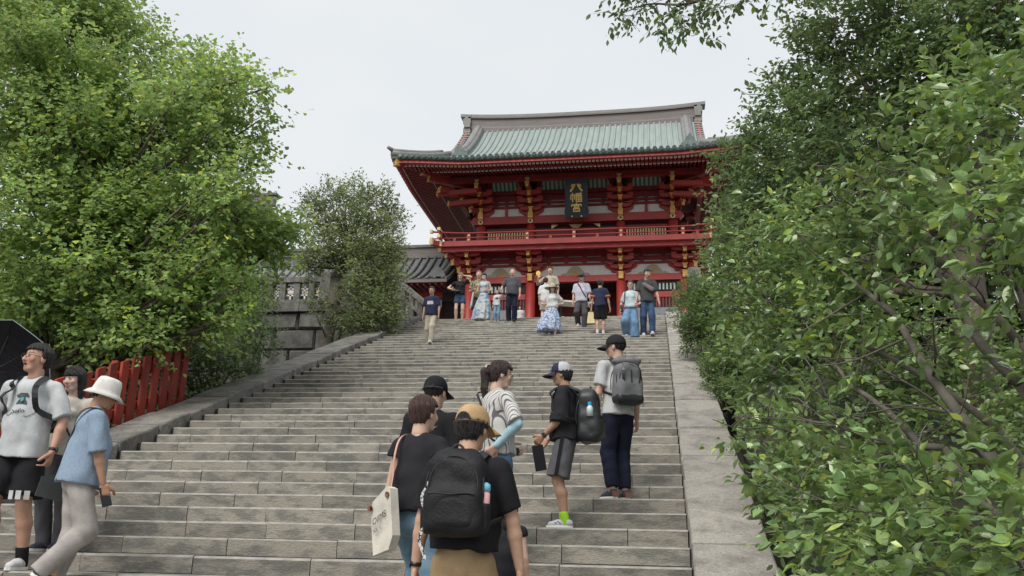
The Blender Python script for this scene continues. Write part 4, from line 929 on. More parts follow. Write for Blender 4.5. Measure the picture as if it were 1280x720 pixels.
# ---------------------------------------------------------------- people: continuous surfaces grown from joints
def va(*a): return np.array(a, float)
class Fld:
    """distance field on a grid; blended cones, then one continuous surface"""
    def __init__(s, lo, hi, v):
        s.lo = np.array(lo, float); s.v = v; n = np.maximum(((np.array(hi)-s.lo)/v).astype(int)+2, 4); s.n = n
        s.ax = [s.lo[i]+v*np.arange(n[i]) for i in range(3)]; s.val = np.full(n, 9.0)
    def sl(s, lo, hi):
        r = []
        for i in range(3):
            a = int(np.clip(np.floor((lo[i]-s.lo[i])/s.v), 0, s.n[i]-1)); b = int(np.clip(np.ceil((hi[i]-s.lo[i])/s.v)+1, a+1, s.n[i])); r.append(slice(a, b))
        return tuple(r)
    def P(s, sl=None):
        a = [s.ax[i][sl[i]] if sl else s.ax[i] for i in range(3)]
        return np.stack(np.broadcast_arrays(a[0][:, None, None], a[1][None, :, None], a[2][None, None, :]), -1)
    def put(s, sl, d, k):
        w = s.val[sl]
        if k > 0:
            h = np.clip(.5+.5*(w-d)/k, 0, 1); s.val[sl] = w+(d-w)*h-k*h*(1-h)
        else: s.val[sl] = np.minimum(w, d)
    def cone(s, a, b, ra, rb, k=.02, flat=None, clip=None, clip0=None):
        a = np.asarray(a, float); b = np.asarray(b, float); R = max(ra, rb)+k+3*s.v; sl = s.sl(np.minimum(a, b)-R, np.maximum(a, b)+R); P = s.P(sl); ba = b-a
        w = P-a
        if flat is not None:
            n, f = flat; n = np.asarray(n, float); w = w+n*((w@n)*(f-1))[..., None]; ba = ba+n*((ba@n)*(f-1))
        h = np.clip((w@ba)/max(ba@ba, 1e-9), 0, 1); d = np.linalg.norm(w-h[..., None]*ba, axis=-1)-(ra+(rb-ra)*h)
        if flat is not None: d = d/(1+(flat[1]-1)*.35)
        for c in (clip, clip0):
            if c is not None: d = np.maximum(d, (P-np.asarray(c[0]))@np.asarray(c[1]))
        s.put(sl, d, k); return s
    def ell(s, c, r, axes=None, k=.015):
        c = np.asarray(c, float); r = np.asarray(r, float); R = r.max()+k+3*s.v; sl = s.sl(c-R, c+R); w = s.P(sl)-c
        if axes is not None: w = w@np.asarray(axes).T
        d = (np.linalg.norm(w/r, axis=-1)-1)*r.min(); s.put(sl, d, k); return s
    def carve(s, c, r, axes=None, k=.01):
        c = np.asarray(c, float); r = np.asarray(r, float); R = r.max()+k+3*s.v; sl = s.sl(c-R, c+R); w = s.P(sl)-c
        if axes is not None: w = w@np.asarray(axes).T
        d = -(np.linalg.norm(w/r, axis=-1)-1)*r.min(); w = s.val[sl]; h = np.clip(.5-.5*(w-d)/k, 0, 1); s.val[sl] = w+(d-w)*h+k*h*(1-h); return s
    def cut(s, fn): s.val = np.maximum(s.val, fn(s.P())); return s
    def wr(s, amp, f, seed):
        P = s.P(); r = np.random.default_rng(seed); n = 0
        for i in range(5):
            kx = r.normal(size=3)*f; k2 = r.normal(size=3)*f*.6; n = n+np.sin(P@kx+r.random()*6+1.5*np.sin(P@k2+r.random()*6))
        for i in range(3):                                     # sharper creases
            kx = r.normal(size=3)*f*.7*np.array([1, 1, .8]); k2 = r.normal(size=3)*f*.5; n = n+1.5*(.64-np.abs(np.sin(P@kx+r.random()*6+1.2*np.sin(P@k2+r.random()*6))))
        s.val = s.val+amp*n*.5; return s
    def mesh(s, smooth=2):
        val = s.val; ins = val < 0; n = s.n
        if not ins.any(): return np.zeros((0, 3)), np.zeros((0, 4), int)
        for i in range(3):                                     # keep the border empty
            ix = [slice(None)]*3
            for e in (0, -1): ix[i] = e; val[tuple(ix)] = np.maximum(val[tuple(ix)], s.v*.3)
        ins = val < 0
        C = np.zeros(n-1, int)
        for i in (0, 1):
            for j in (0, 1):
                for k in (0, 1): C += ins[i:n[0]-1+i, j:n[1]-1+j, k:n[2]-1+k]
        act = (C > 0) & (C < 8); idx = -np.ones(n-1, int); cells = np.argwhere(act); idx[act] = np.arange(len(cells))
        acc = np.zeros((len(cells), 3)); cnt_ = np.zeros(len(cells))
        cor = [np.array(c) for c in ((0, 0, 0), (1, 0, 0), (0, 1, 0), (1, 1, 0), (0, 0, 1), (1, 0, 1), (0, 1, 1), (1, 1, 1))]
        vv = [val[tuple((cells+c).T)] for c in cor]
        for a in range(8):
            for b in range(a+1, 8):
                if np.abs(cor[a]-cor[b]).sum() != 1: continue
                m = (vv[a] < 0) != (vv[b] < 0); t = vv[a]/np.where(m, vv[a]-vv[b], 1); acc[m] += (cor[a]+(cor[b]-cor[a])*t[:, None])[m]; cnt_[m] += 1
        V = s.lo+s.v*(cells+acc/cnt_[:, None]); Fs = []
        for ax in range(3):
            o1, o2 = [(1, 2), (2, 0), (0, 1)][ax]
            a = [slice(None)]*3; b = [slice(None)]*3; a[ax] = slice(0, -1); b[ax] = slice(1, None)
            ch = ins[tuple(a)] != ins[tuple(b)]; E = np.argwhere(ch); E = E[(E[:, o1] > 0) & (E[:, o2] > 0) & (E[:, o1] < n[o1]-1) & (E[:, o2] < n[o2]-1)]
            if not len(E): continue
            e1 = np.zeros(3, int); e1[o1] = 1; e2 = np.zeros(3, int); e2[o2] = 1
            q = np.stack([idx[tuple((E-e1-e2).T)], idx[tuple((E-e2).T)], idx[tuple(E.T)], idx[tuple((E-e1).T)]], 1)
            fl = ins[tuple(E.T)]; q[~fl] = q[~fl][:, ::-1]; Fs.append(q)
        F = np.concatenate(Fs); F = F[(F >= 0).all(1)]
        for _ in range(smooth):
            S_ = np.zeros_like(V); K = np.zeros(len(V))
            for i in range(4):
                for j in (1, 3): np.add.at(S_, F[:, i], V[F[:, (i+j) % 4]]); np.add.at(K, F[:, i], 1)
            V = V+.5*(S_/np.maximum(K, 1)[:, None]-V)
        return V, F
M_skin = mat('skin', (.92, .92, .92), .5, var=.09, scale=14, attr='Col', spec=.35)
def fab(name, col, rough=.85, var=.16, bump=.2, scale=7, **k): return mat('cloth_'+name, [c*.8 for c in col], rough, var=var, scale=scale, bump=bump, bscale=90, spec=.2, **k)
def hairm(name, col): return mat('hair_'+name, col, .42, var=.6, scale=34, bump=.9, bscale=70, stretch=(3, 3, .25), spec=.5)
HB = hairm('black', (.012, .01, .01)); HBR = hairm('brown', (.055, .024, .018)); HDK = hairm('dark_brown', (.03, .015, .012)); HBL = hairm('light_brown', (.19, .11, .05)); HGR = hairm('grey', (.2, .19, .18))
def rot_frame(yaw, pitch, roll=0):
    """rows: right, forward, up"""
    f = va(-math.sin(yaw)*math.cos(pitch), math.cos(yaw)*math.cos(pitch), math.sin(pitch)); r = va(math.cos(yaw), math.sin(yaw), 0); u = np.cross(r, f)
    r2 = r*math.cos(roll)+u*math.sin(roll); u2 = np.cross(r2, f); return np.array([r2, f, u2])
class Person: pass
def ik(a, t, l1, l2, pole):
    d = t-a; L = np.linalg.norm(d); L2 = min(L, (l1+l2)*.998); d = d/L; t = a+d*L2; x = (l1*l1-l2*l2+L2*L2)/(2*L2); h = math.sqrt(max(l1*l1-x*x, 0))
    pp = pole-d*(pole@d); pp = pp/max(np.linalg.norm(pp), 1e-6); return a+d*x+pp*h, t
def vmesh(name, V, F, col=None):
    me = mesh_np(name, V, F, True)
    if col is not None:
        ca = me.color_attributes.new('Col', 'FLOAT_COLOR', 'POINT'); c = np.ones((len(V), 4), np.float32); c[:, :3] = col; ca.data.foreach_set('color', c.ravel())
    return me
def person(label, X, Y, rz, H, z=None, near=False, sex='m', fat=1.0, feet=None, hands=None, lean=(0, 0), tw=0, head=(0, 0), skin=(.52, .33, .25), hair='short', hairmat=None, top=None, bottom=None, shoes=None, hat=None, glasses=None, mask=None, mouth=0, curl=(.5, .5), group=None, pole=None, socks=None, name='person', hipoff=(0, 0)):
    p = Person(); p.H = H; p.rz = rz; p.near = near
    gz = step_z(Y) if z is None else z
    root = empty(name, (X, Y, gz), rz, label, 'person', group); p.root = root; p.base = Vector((X, Y, gz))
    ca_, sa_ = math.cos(rz), math.sin(rz)
    def ground(lx, ly): wy = Y+sa_*lx+ca_*ly; return (step_z(wy) if z is None else z)-gz
    V = .0105 if near else .021
    feet = feet or ((-.05, .0, 0, 0), (.05, .0, 0, 0))
    fp = []
    for f in feet: fp.append(va(f[0]*H, f[1]*H, ground(f[0]*H, (f[1]+.03)*H)+f[2]*H))
    p.feet = fp
    sw = (.103 if sex == 'm' else .092)*fat**.5; hw = .05 if sex == 'm' else .053
    ank = [q+va(0, 0, .043*H) for q in fp]
    LT, LC = .246*H, .244*H
    bx = (fp[0][0]+fp[1][0])/2*.8; by = (fp[0][1]+fp[1][1])/2
    bx += hipoff[0]*H; by += hipoff[1]*H
    pz = min(a[2]+math.sqrt(max((.992*(LT+LC))**2-((a[0]-bx-s*hw*H)**2+(a[1]-by)**2), .01)) for a, s in zip(ank, (-1, 1)))
    pel = va(bx, by, pz); p.pel = pel
    sp_ = va(lean[0], lean[1], 1); sp_ = sp_/np.linalg.norm(sp_)
    def tor(x, y, zf):
        """point in upright fractions of height -> posed torso"""
        k = np.clip((zf-.53)/.29, 0, 1); t = tw*k; cx, sx = math.cos(t), math.sin(t); ax = va(cx, sx, 0); ay = np.cross(sp_, ax); ay /= np.linalg.norm(ay); ax = np.cross(ay, sp_)
        return pel+sp_*((zf-.515)*H)+ax*(x*H)+ay*(y*H)
    p.tor = tor
    hip = [pel+va(s*hw*H, 0, -.005*H) for s in (-1, 1)]
    knee = []
    for i in (0, 1): k_, _ = ik(hip[i], ank[i], LT, LC, va((-1, 1)[i]*.12, 1, 0)); knee.append(k_)
    sh = [tor(s*sw, -.005, .797) for s in (-1, 1)]
    hands = hands or (None, None); elb, wri = [], []
    for i, s in enumerate((-1, 1)):
        t = hands[i]; t = tor(*t) if t is not None else tor(s*(sw+.035), .015, .485)
        e, w = ik(sh[i], np.array(t, float), .168*H, .15*H, va(*(pole[i] if pole and pole[i] else (s*.5, -1, -.2)))); elb.append(e); wri.append(w)
    p.hip, p.knee, p.ank, p.sh, p.elb, p.wri = hip, knee, ank, sh, elb, wri
    nb = tor(0, -.012, .83); hf = rot_frame(head[0], head[1], head[2] if len(head) > 2 else 0); hc = tor(0, .004, .868)+hf[2]*(.066*H)+hf[1]*.012*H; p.hc, p.hf = hc, hf
    hp = lambda r, f, u: hc+(hf[0]*r+hf[1]*f+hf[2]*u)*H
    p.hp = hp
    yA = np.cross(sp_, va(math.cos(tw), math.sin(tw), 0))
    # ---- body
    allp = np.array(hip+knee+ank+sh+elb+wri+[nb, hc]); lo = allp.min(0)-.13; hi = allp.max(0)+.13; lo[2] = min(q[2] for q in fp)-.02
    B = Fld(lo, hi, V)
    B.cone(tor(0, 0, .575), tor(0, .0, .74), .055*H*fat, .068*H*fat, .03, (yA, 1.35)); B.cone(hip[0], hip[1], .036*H, .036*H, .03)
    B.cone(sh[0]+va(0, 0, -.012*H), sh[1]+va(0, 0, -.012*H), .026*H, .026*H, .04)
    B.cone(tor(0, -.012, .80), hp(0, -.012, -.045), .036*H, .031*H, .02)
    lgf = .7 if bottom and bottom['kind'] == 'trousers' else 1
    for i in (0, 1):
        B.cone(sh[i], elb[i], .028*H*fat**.5, .0225*H*fat**.5, .015); m_ = elb[i]+(wri[i]-elb[i])*.3
        B.cone(elb[i], m_, .0225*H, .0235*H*fat**.5, .012); B.cone(m_, wri[i], .0235*H, .0155*H, .012)
        B.cone(hip[i], knee[i], .04*lgf*H, .033*lgf*H, .02); m_ = knee[i]+(ank[i]-knee[i])*.32+va(0, -.01*H, 0)
        B.cone(knee[i], m_, .0315*lgf*H, .035*lgf*H*fat**.3, .02); B.cone(m_, ank[i], .034*lgf*H, .0205*H, .02)
        B.cone(ank[i], fp[i]+va(0, .06*H, .022*H), .02*H, .017*H, .015)
    parts = [B.mesh(2)]; cols = [np.tile(np.array(skin), (len(parts[0][0]), 1))]
    # ---- head, finer
    hv = .0062 if near else .0115
    Hd = Fld(hc-.11*H, hc+.11*H, hv)
    Hd.ell(hp(0, -.008, .016), va(.045, .0565, .05)*H, hf, .02); Hd.ell(hp(0, .012, -.016), va(.037, .041, .05)*H, hf, .02); Hd.cone(hp(-.014, .028, -.054), hp(.014, .028, -.054), .0125*H, .0125*H, .02)
    Hd.cone(hp(0, .052, .002), hp(0, .06, -.017), .0055*H, .0085*H, .008); Hd.cone(hp(-.008, .053, -.019), hp(.008, .053, -.019), .006*H, .006*H, .006)
    Hd.cone(hp(0, -.012, -.03), hp(0, -.02, -.085), .034*H, .034*H, .02)
    for s in (-1, 1):
        Hd.carve(hp(s*.018, .057, .004), va(.013, .01, .007)*H, hf, .012); Hd.ell(hp(s*.0175, .047, .003), va(.008, .0075, .005)*H, hf, .004)
        Hd.ell(hp(s*.0465, -.006, -.006), va(.007, .012, .019)*H, hf, .006); Hd.ell(hp(s*.026, .036, -.014), va(.014, .012, .014)*H, hf, .012)
    Hd.ell(hp(0, .0485, -.0345), va(.0135, .007, .0035)*H, hf, .005); Hd.ell(hp(0, .0475, -.0415), va(.012, .007, .004)*H, hf, .005)
    if mouth: Hd.carve(hp(0, .054, -.038), va(.012, .014, .006)*H, hf, .004)
    hV, hF = Hd.mesh(1); q = (hV-hc)@hf.T/H; c = np.tile(np.array(skin), (len(hV), 1)).astype(float)
    def spot(x, u, a, b, col, mix=1, fmin=.03):
        m = ((np.abs(q[:, 0])-x)/a)**2+((q[:, 2]-u)/b)**2 < 1; m &= q[:, 1] > fmin; c[m] = c[m]*(1-mix)+np.array(col)*mix
    spot(.026, -.014, .014, .012, (skin[0]*1.02, skin[1]*.88, skin[2]*.85)); spot(0, -.038, .0145, .0075, (skin[0]*.75, skin[1]*.5, skin[2]*.5), .8)
    if mouth: spot(0, -.038, .011, .0045, (.08, .02, .02), .9)
    spot(.0175, .003, .0095, .0048, (.55, .5, .47)); spot(.0175, .003, .0045, .0048, (.02, .013, .01)); spot(.0175, .0075, .0105, .0022, (.03, .02, .02), .8); spot(.019, .0185, .0125, .0032, (.05, .035, .03), .8)
    parts.append((hV, hF)); cols.append(c)
    # ---- hands: palm, four fingers and a thumb
    for i, s in enumerate((-1, 1)):
        w = wri[i]; fd = wri[i]-elb[i]; fd /= np.linalg.norm(fd); inn = va(-s, .25, 0)-fd*(va(-s, .25, 0)@fd); inn /= np.linalg.norm(inn)   # palm faces inward
        frt = np.cross(inn, fd)*(-s)*1.0; frt = frt if frt@va(0, 1, .3) > 0 else -frt
        cu = curl[i]; hl = .104*H; vv_ = .006 if near else .0095
        Hn = Fld(w-.13, w+.13, vv_); ctr = w+fd*hl*.24
        Hn.cone(w-fd*.02*H, w+fd*hl*.12, .0145*H, .0145*H, .01, (inn, 1.35)); 
        for u in (-1.0, -.33, .33, 1.0):
            kb = w+fd*hl*.47+frt*(u*.0165*H); Hn.cone(w+fd*hl*.1+frt*u*.009*H, kb, .0095*H, .0085*H, .008)
            L_ = hl*(.5, .56, .53, .42)[[1.0, .33, -.33, -1.0].index(u)]; d0 = fd; pt = kb; rr_ = .0068*H
            for seg, fr in enumerate((.42, .32, .26)):
                a = cu*(.55, 1.1, .8)[seg]*1.15; d0 = d0*math.cos(a)+inn*math.sin(a) if seg == 0 else (lambda d, n: d*math.cos(a)+n*math.sin(a))(d0, inn*(d0@fd)-fd*(d0@inn)); d0 = d0/np.linalg.norm(d0)
                nx_ = pt+d0*L_*fr; Hn.cone(pt, nx_, rr_, rr_*.9, .003); pt = nx_; rr_ *= .9
        tb_ = w+fd*hl*.14+frt*.016*H; t1 = tb_+fd*hl*.22+frt*.022*H+inn*.01*H; t2 = t1+fd*hl*.2+inn*.012*H*(1+cu)+frt*.002*H
        Hn.cone(tb_, t1, .0105*H, .0085*H, .008); Hn.cone(t1, t2, .008*H, .0065*H, .004)
        hV, hF = Hn.mesh(1); parts.append((hV, hF)); cols.append(np.tile(np.array(skin)*va(1.02, .96, .95), (len(hV), 1)))
    p.hand = [wri[i]+(wri[i]-elb[i])/np.linalg.norm(wri[i]-elb[i])*.055*H for i in (0, 1)]
    o_ = 0; VV = []; FF = []
    for v_, f_ in parts: VV.append(v_); FF.append(f_+o_); o_ += len(v_)
    link('body', vmesh('body', np.concatenate(VV), np.concatenate(FF), np.concatenate(cols)), M_skin, root)
    # ---- clothing
    def garment(nm, F_, m, smooth=2):
        v_, f_ = F_.mesh(smooth)
        return link(nm, vmesh(nm, v_, f_), m, root) if len(f_) else None
    seed = int(abs(X*97+Y*31))
    if bottom:
        lo_ = bottom.get('loose', .0); kind = bottom['kind']; m = bottom['mat']
        pts_ = np.array(hip+knee+ank); F_ = Fld(pts_.min(0)-.2, np.r_[pts_.max(0)[:2]+.2, tor(0, 0, .64)[2]+.05], V)
        if kind in ('trousers', 'shorts'):
            end = bottom.get('end', .97 if kind == 'trousers' else .4)
            F_.cone(tor(0, -.004, .515), tor(0, 0, .585), (.075+lo_*.3)*H*fat, .068*H*fat, .02, (yA, 1.28))
            for i in (0, 1):
                if kind == 'shorts' and end <= 1 and end < .5:
                    e = hip[i]+(knee[i]-hip[i])*(end*2); d = knee[i]-hip[i]; d /= np.linalg.norm(d)
                    F_.cone(hip[i]+va(0, 0, -.012*H), e+d*.03, (.053+lo_*.12)*H*fat**.5, (.05+lo_)*H, .02, None, (e, d))
                else:
                    F_.cone(hip[i]+va(0, 0, -.012*H), knee[i], (.054+lo_*.12)*H*fat**.5, (.041+lo_)*H, .02)
                    d = ank[i]-knee[i]; d /= np.linalg.norm(d); e = knee[i]+(ank[i]-knee[i])*((end-.5)*2 if end < .97 else 1.06)
                    F_.cone(knee[i], e+d*.02, (.041+lo_)*H, (.033+lo_*bottom.get('flare', 1))*H, .02, None, (e, d))
        else:                                                   # skirt or dress skirt: pleated cone from waist to hem
            wz = tor(0, 0, .6); hem = va(*((fp[0]+fp[1])/2)); hem = hem+va(bottom.get('sway', (0, 0))[0], bottom.get('sway', (0, 0))[1], 0)*H; hem[2] = max(fp[0][2], fp[1][2])+bottom.get('hem', .06)*H
            F_ = Fld(np.minimum(hem, wz)-va(.4, .4, .02), np.maximum(hem, wz)+va(.4, .4, .05), V)
            P = F_.P(); t = np.clip((wz[2]-P[..., 2])/(wz[2]-hem[2]), 0, 1); c = wz+(hem-wz)*t[..., None]; dx = P[..., 0]-c[..., 0]; dy = (P[..., 1]-c[..., 1])*1.15; th = np.arctan2(dy, dx); r = (.066+(bottom.get('r', .15)-.066)*t**.8+.022*np.sin(t*3.1))*H*(1+.09*t*np.sin(9*th+3*t)+.05*t*np.sin(15*th+1))
            d = (np.hypot(dx, dy)-r)*.8; d = np.maximum(d, P[..., 2]-wz[2]-.015); d = np.maximum(d, hem[2]-P[..., 2]+.02*np.sin(5*th)); F_.val = d
        F_.wr(.0045 if near else .004, 16, seed+1); ob_ = garment(kind if kind != 'skirt' else 'skirt', F_, m)
        if bottom.get('split') and ob_: pass
    if top:
        lo_ = top.get('loose', .01); sl_ = top.get('sleeve', .55); hemf = top.get('hem', .5); m = top['mat']
        pts_ = np.array(sh+elb+wri+[tor(0, 0, hemf-.02), nb]); F_ = Fld(pts_.min(0)-.16, pts_.max(0)+.12, V)
        bel = top.get('belly', 0)
        F_.cone(tor(0, bel*.5, hemf-.06), tor(0, bel, .66), (.093+lo_*.9)*H*fat, (.08+lo_*.9)*H*fat, .03, (yA, 1.16-bel*3)); F_.cone(tor(0, bel, .66), tor(0, .0, .755), (.079+lo_*.9)*H*fat, (.08+lo_*.7)*H*fat, .03, (yA, 1.28))
        F_.cone(sh[0]*.9+sh[1]*.1+va(0, 0, -.004*H), sh[1]*.9+sh[0]*.1+va(0, 0, -.004*H), .03*H, .03*H, .03); [F_.cone(tor(s*.035, -.01, .822), sh[(s+1)//2], .026*H, .029*H, .02) for s in (-1, 1)]
        F_.cone(tor(-.025, -.008, .822), tor(.025, -.008, .822), .027*H, .027*H, .03)
        if sex == 'f':
            for s in (-1, 1): F_.ell(tor(s*.04, .062, .73), va(.036, .03, .034)*H, None, .03)
        if sl_ > 0:
            for i in (0, 1):
                if sl_ <= 1:
                    d = elb[i]-sh[i]; d /= np.linalg.norm(d); e = sh[i]+d*.168*H*sl_*1.15
                    F_.cone(sh[i], e+d*.03, (.031+lo_*.35)*H, (.031+lo_*.75)*H, .02, None, (e, d))
                else:
                    d = wri[i]-elb[i]; d /= np.linalg.norm(d); e = elb[i]+d*.15*H*(sl_-1); F_.cone(sh[i], elb[i], (.036+lo_*.4)*H, (.03+lo_*.7)*H, .025); F_.cone(elb[i], e+d*.03, (.03+lo_*.7)*H, (.024+lo_*.6)*H, .02, None, (e, d))
        hemz = tor(0, 0, hemf); F_.cut(lambda P: (hemz-P)@sp_+.006*np.sin(P[..., 0]*23)+.004*np.sin(P[..., 1]*31))
        if top.get('neck', 1): F_.carve(tor(0, .035, .862), va(.042, .05, .032)*H, None, .008)
        F_.wr(.0075 if near else .005, 14, seed); p.shirt = F_; garment(top.get('name', 'shirt'), F_, m, 1 if near else 2)
        p.sp = sp_
    shoes = shoes or dict(mat=fab('white_shoe', (.6, .6, .6)))
    for i in (0, 1):
        y0 = feet[i][3] if len(feet[i]) > 3 else 0; pt_ = feet[i][4] if len(feet[i]) > 4 else 0
        ff = rot_frame(y0, pt_); b = fp[i]; fpnt = lambda r, f, u: b+(ff[0]*r+ff[1]*f+ff[2]*u)*H
        F_ = Fld(b-.2*H-.0, b+.2*H, .011 if near else .016)
        F_.cone(fpnt(0, -.025, .026), fpnt(0, .04, .026), .023*H, .025*H, .01); F_.cone(fpnt(0, .04, .024), fpnt(.0, .09, .019), .025*H, .018*H, .012, (ff[0], .85))
        F_.cone(fpnt(0, -.012, .03), fpnt(0, -.006, .055), .024*H, .023*H, .012)
        F_.cut(lambda P: (fpnt(0, 0, .010)-P)@ff[2]); F_.cut(lambda P: (P-fpnt(0, 0, shoes.get('high', .06)))@ff[2])
        so = garment('shoe', F_, shoes['mat'], 1)
        ol = [(.027*math.sin(t)*(1+.15*math.sin(t*.5)), .034+.082*-math.cos(t)) for t in np.linspace(0, 2*math.pi, 15)[:-1]]
        mb = MB(); k = len(ol); mb.add([fpnt(x*1.05, y, .001) for x, y in ol]+[fpnt(x, y, .014) for x, y in ol], [tuple(range(k))[::-1], tuple(range(k, 2*k))]+[(j, (j+1) % k, (j+1) % k+k, j+k) for j in range(k)])
        so2 = mb.obj('sole', shoes.get('sole', MATS.get('sole_white') or mat('sole_white', (.7, .69, .66), .7)), so or root)
        if socks:
            d = knee[i]-ank[i]; d /= np.linalg.norm(d); S_ = Fld(ank[i]-.12, ank[i]+.2, .011 if near else .016); a = ank[i]-d*.01*H; e = ank[i]+d*socks[1]*H; S_.cone(a-va(0, 0, .01), e+d*.02, .0265*H, .0285*H, .01, None, (e, d)); garment('sock', S_, socks[0], 1)
    # ---- hair
    if hair != 'bald':
        hm = hairmat or HB; F_ = Fld(hc-va(.13, .13, .3 if hair in ('long', 'pony', 'bob') else .13)*H-.0, hc+.115*H, hv*1.05)
        g = .0115 if hair != 'crop' else .006
        F_.ell(hp(0, -.01, .019), va(.045+g, .056+g, .05+g)*H, hf, .01)
        if hair != 'crop': F_.ell(hp(0, -.03, -.012), va(.046, .036, .045)*H, hf, .02)
        def fc(P):
            w = (P-hc)@hf.T/H; fr = {'fringe': .019, 'bob': .019}.get(hair, .036)
            a = np.minimum(w[..., 1]-(.018 if hair in ('long', 'bob', 'pony') else .006), fr+.10*(.03-np.abs(w[..., 0]))*0-w[..., 2]); c1 = np.minimum(w[..., 1]+.022, -.008-w[..., 2])
            c2 = -.045-w[..., 2]
            return np.maximum.reduce([a, c1 if hair not in ('long', 'bob') else np.full(a.shape, -1.), c2])*H
        F_.cut(fc)
        if hat: F_.cut(lambda P: ((P-hc)@hf[2]-.02*H))
        if hair in ('long', 'bob'):
            e = -.1 if hair == 'bob' else -.17
            for s in (-1, 1): F_.cone(hp(s*.04, -.012, .0), hp(s*.042, -.012, e), .019*H, .013*H, .02)
            F_.cone(hp(0, -.042, 0), hp(0, -.05, e), .034*H, .03*H, .02)
        if hair == 'pony':
            F_.cone(hp(0, -.06, .03), hp(0, -.088, .0), .018*H, .024*H, .01); F_.cone(hp(0, -.088, 0), hp(0, -.082, -.085), .024*H, .019*H, .012); F_.cone(hp(0, -.082, -.085), hp(0, -.07, -.15), .019*H, .006*H, .012)
        P = F_.P(); w = (P-hc)@hf.T/H; th = np.arctan2(w[..., 1], w[..., 0]); F_.val = F_.val+(.0036 if near else .002)*(np.sin(th*17+w[..., 2]*40)+.8*np.sin(th*37-w[..., 2]*25+np.sin(w[..., 0]*90)))
        garment('hair', F_, hm, 1)
    # ---- hats
    Mh = Matrix([[*hf[j]] for j in range(3)]).transposed()
    def lathe(nm, prof_, m, n=28, off=(0, -.006, 0), par=None, wav=0, sy=1.2):
        Vv = []; Ff = []
        for (r, u) in prof_:
            for j in range(n):
                a = 2*math.pi*j/n; rw = r*(1+wav*math.sin(3*a+1)*max(0, (r-.06))*8); Vv.append(hp(off[0]+rw*math.cos(a), off[1]+rw*sy*math.sin(a), off[2]+u+wav*.03*math.sin(2*a+.5)*max(0, r-.055)*8))
        k = len(prof_)
        for i in range(k-1):
            for j in range(n): Ff.append((i*n+j, i*n+(j+1) % n, (i+1)*n+(j+1) % n, (i+1)*n+j))
        return MB().add(Vv, Ff).obj(nm, m, par or root, True)
    dome = [(.001, .083), (.02, .081), (.035, .074), (.046, .062), (.053, .045), (.056, .028), (.0565, .014)]
    if hat:
        hk = hat['kind']
        if hk == 'cap':
            h = lathe('cap', dome+[(.054, .013)], hat['mat']); hy = hat.get('yaw', 0); Bv = []; Bf = []
            for th_, zt in ((0, 0), (.006, 1)):
                for i in range(6):
                    for j in range(9):
                        a = math.radians(-62+124*j/8)+math.pi/2+hy; rr_ = .053+(.058*math.cos((j-4)/4*1.25)**.7)*i/5; x_, y_ = math.cos(a)*rr_, math.sin(a)*rr_*1.15
                        Bv.append(hp(x_, y_-.006, .019-.016*(i/5)**1.3-.028*((j-4)/4)**2*(i/5)*.6-th_*.5))
            for zt in (0, 1):
                for i in range(5):
                    for j in range(8): k = zt*54+i*9+j; Bf.append((k, k+1, k+10, k+9))
            for j in range(8): Bf.append((45+j, 46+j, 100+j, 99+j))
            MB().add(Bv, Bf).obj('brim', hat.get('brim', hat['mat']), h, True)
            MB().tube([hp(0, -.006, .082), hp(0, -.006, .086)], .006*H, 8).obj('button', hat['mat'], h)
            if hat.get('rear'):                                   # contrasting rear half of a trucker cap
                Vv = []; Ff = []; ks = dome[1:]
                for (r, u) in ks:
                    for j in range(15): a = math.pi+math.radians(-8)+math.radians(196)*j/14; Vv.append(hp((r+.0012)*math.cos(a), (r+.0012)*1.2*math.sin(a)-.006, u+.0008))
                for i in range(len(ks)-1):
                    for j in range(14): Ff.append((i*15+j, i*15+j+1, (i+1)*15+j+1, (i+1)*15+j))
                MB().add(Vv, Ff).obj('rear_panel', hat['rear'], h, True)
            if hat.get('strap'):
                MB().tube([hp(.0575*math.cos(a), .0575*1.2*math.sin(a)-.006, .012) for a in np.linspace(math.pi*1.15, math.pi*1.85, 9)], .006*H, 5).obj('strap', hat['strap'], h)
                Vv = [hp(0, -.0755, .02)]; Vv += [hp(.028*math.cos(a), -.006-.0725*math.cos(.5*math.cos(a))**.6, .012+.03*math.sin(a)) for a in np.linspace(0, math.pi, 9)]
                MB().add(Vv, [(0, i, i+1) for i in range(1, 9)]).obj('back_opening', HB, h)
        elif hk == 'bucket':
            lathe('bucket_hat', [(.001, .088), (.03, .087), (.043, .081), (.05, .065), (.056, .025), (.058, .014), (.07, .005), (.084, -.012), (.082, -.013), (.066, .002), (.055, .012)], hat['mat'], wav=.35)
        elif hk == 'sunhat':
            lathe('sun_hat', [(.001, .085), (.03, .083), (.048, .068), (.057, .025), (.06, .012), (.09, .004), (.125, -.012), (.123, -.014), (.06, .008)], hat['mat'], wav=.3)
    if glasses:
        mb = MB(); gm = glasses
        for s in (-1, 1):
            mb.tube([hp(s*.0185+.0125*math.cos(a), .058, .002+.0095*math.sin(a)) for a in np.linspace(0, 2*math.pi, 13)], .0011*H, 4, False); mb.tube([hp(s*.031, .056, .004), hp(s*.044, .02, .004), hp(s*.047, -.008, .002)], .001*H, 4)
        mb.tube([hp(-.006, .06, .003), hp(.006, .06, .003)], .001*H, 4); go = mb.obj('glasses', gm, root)
        if glasses is not GL_W:
            mb = MB()
            for s in (-1, 1): mb.add([hp(s*.0185+.0122*math.cos(a), .0582, .002+.0092*math.sin(a)) for a in np.linspace(0, 2*math.pi, 13)[:-1]], [tuple(range(12))])
            mb.obj('lens', gm, go)
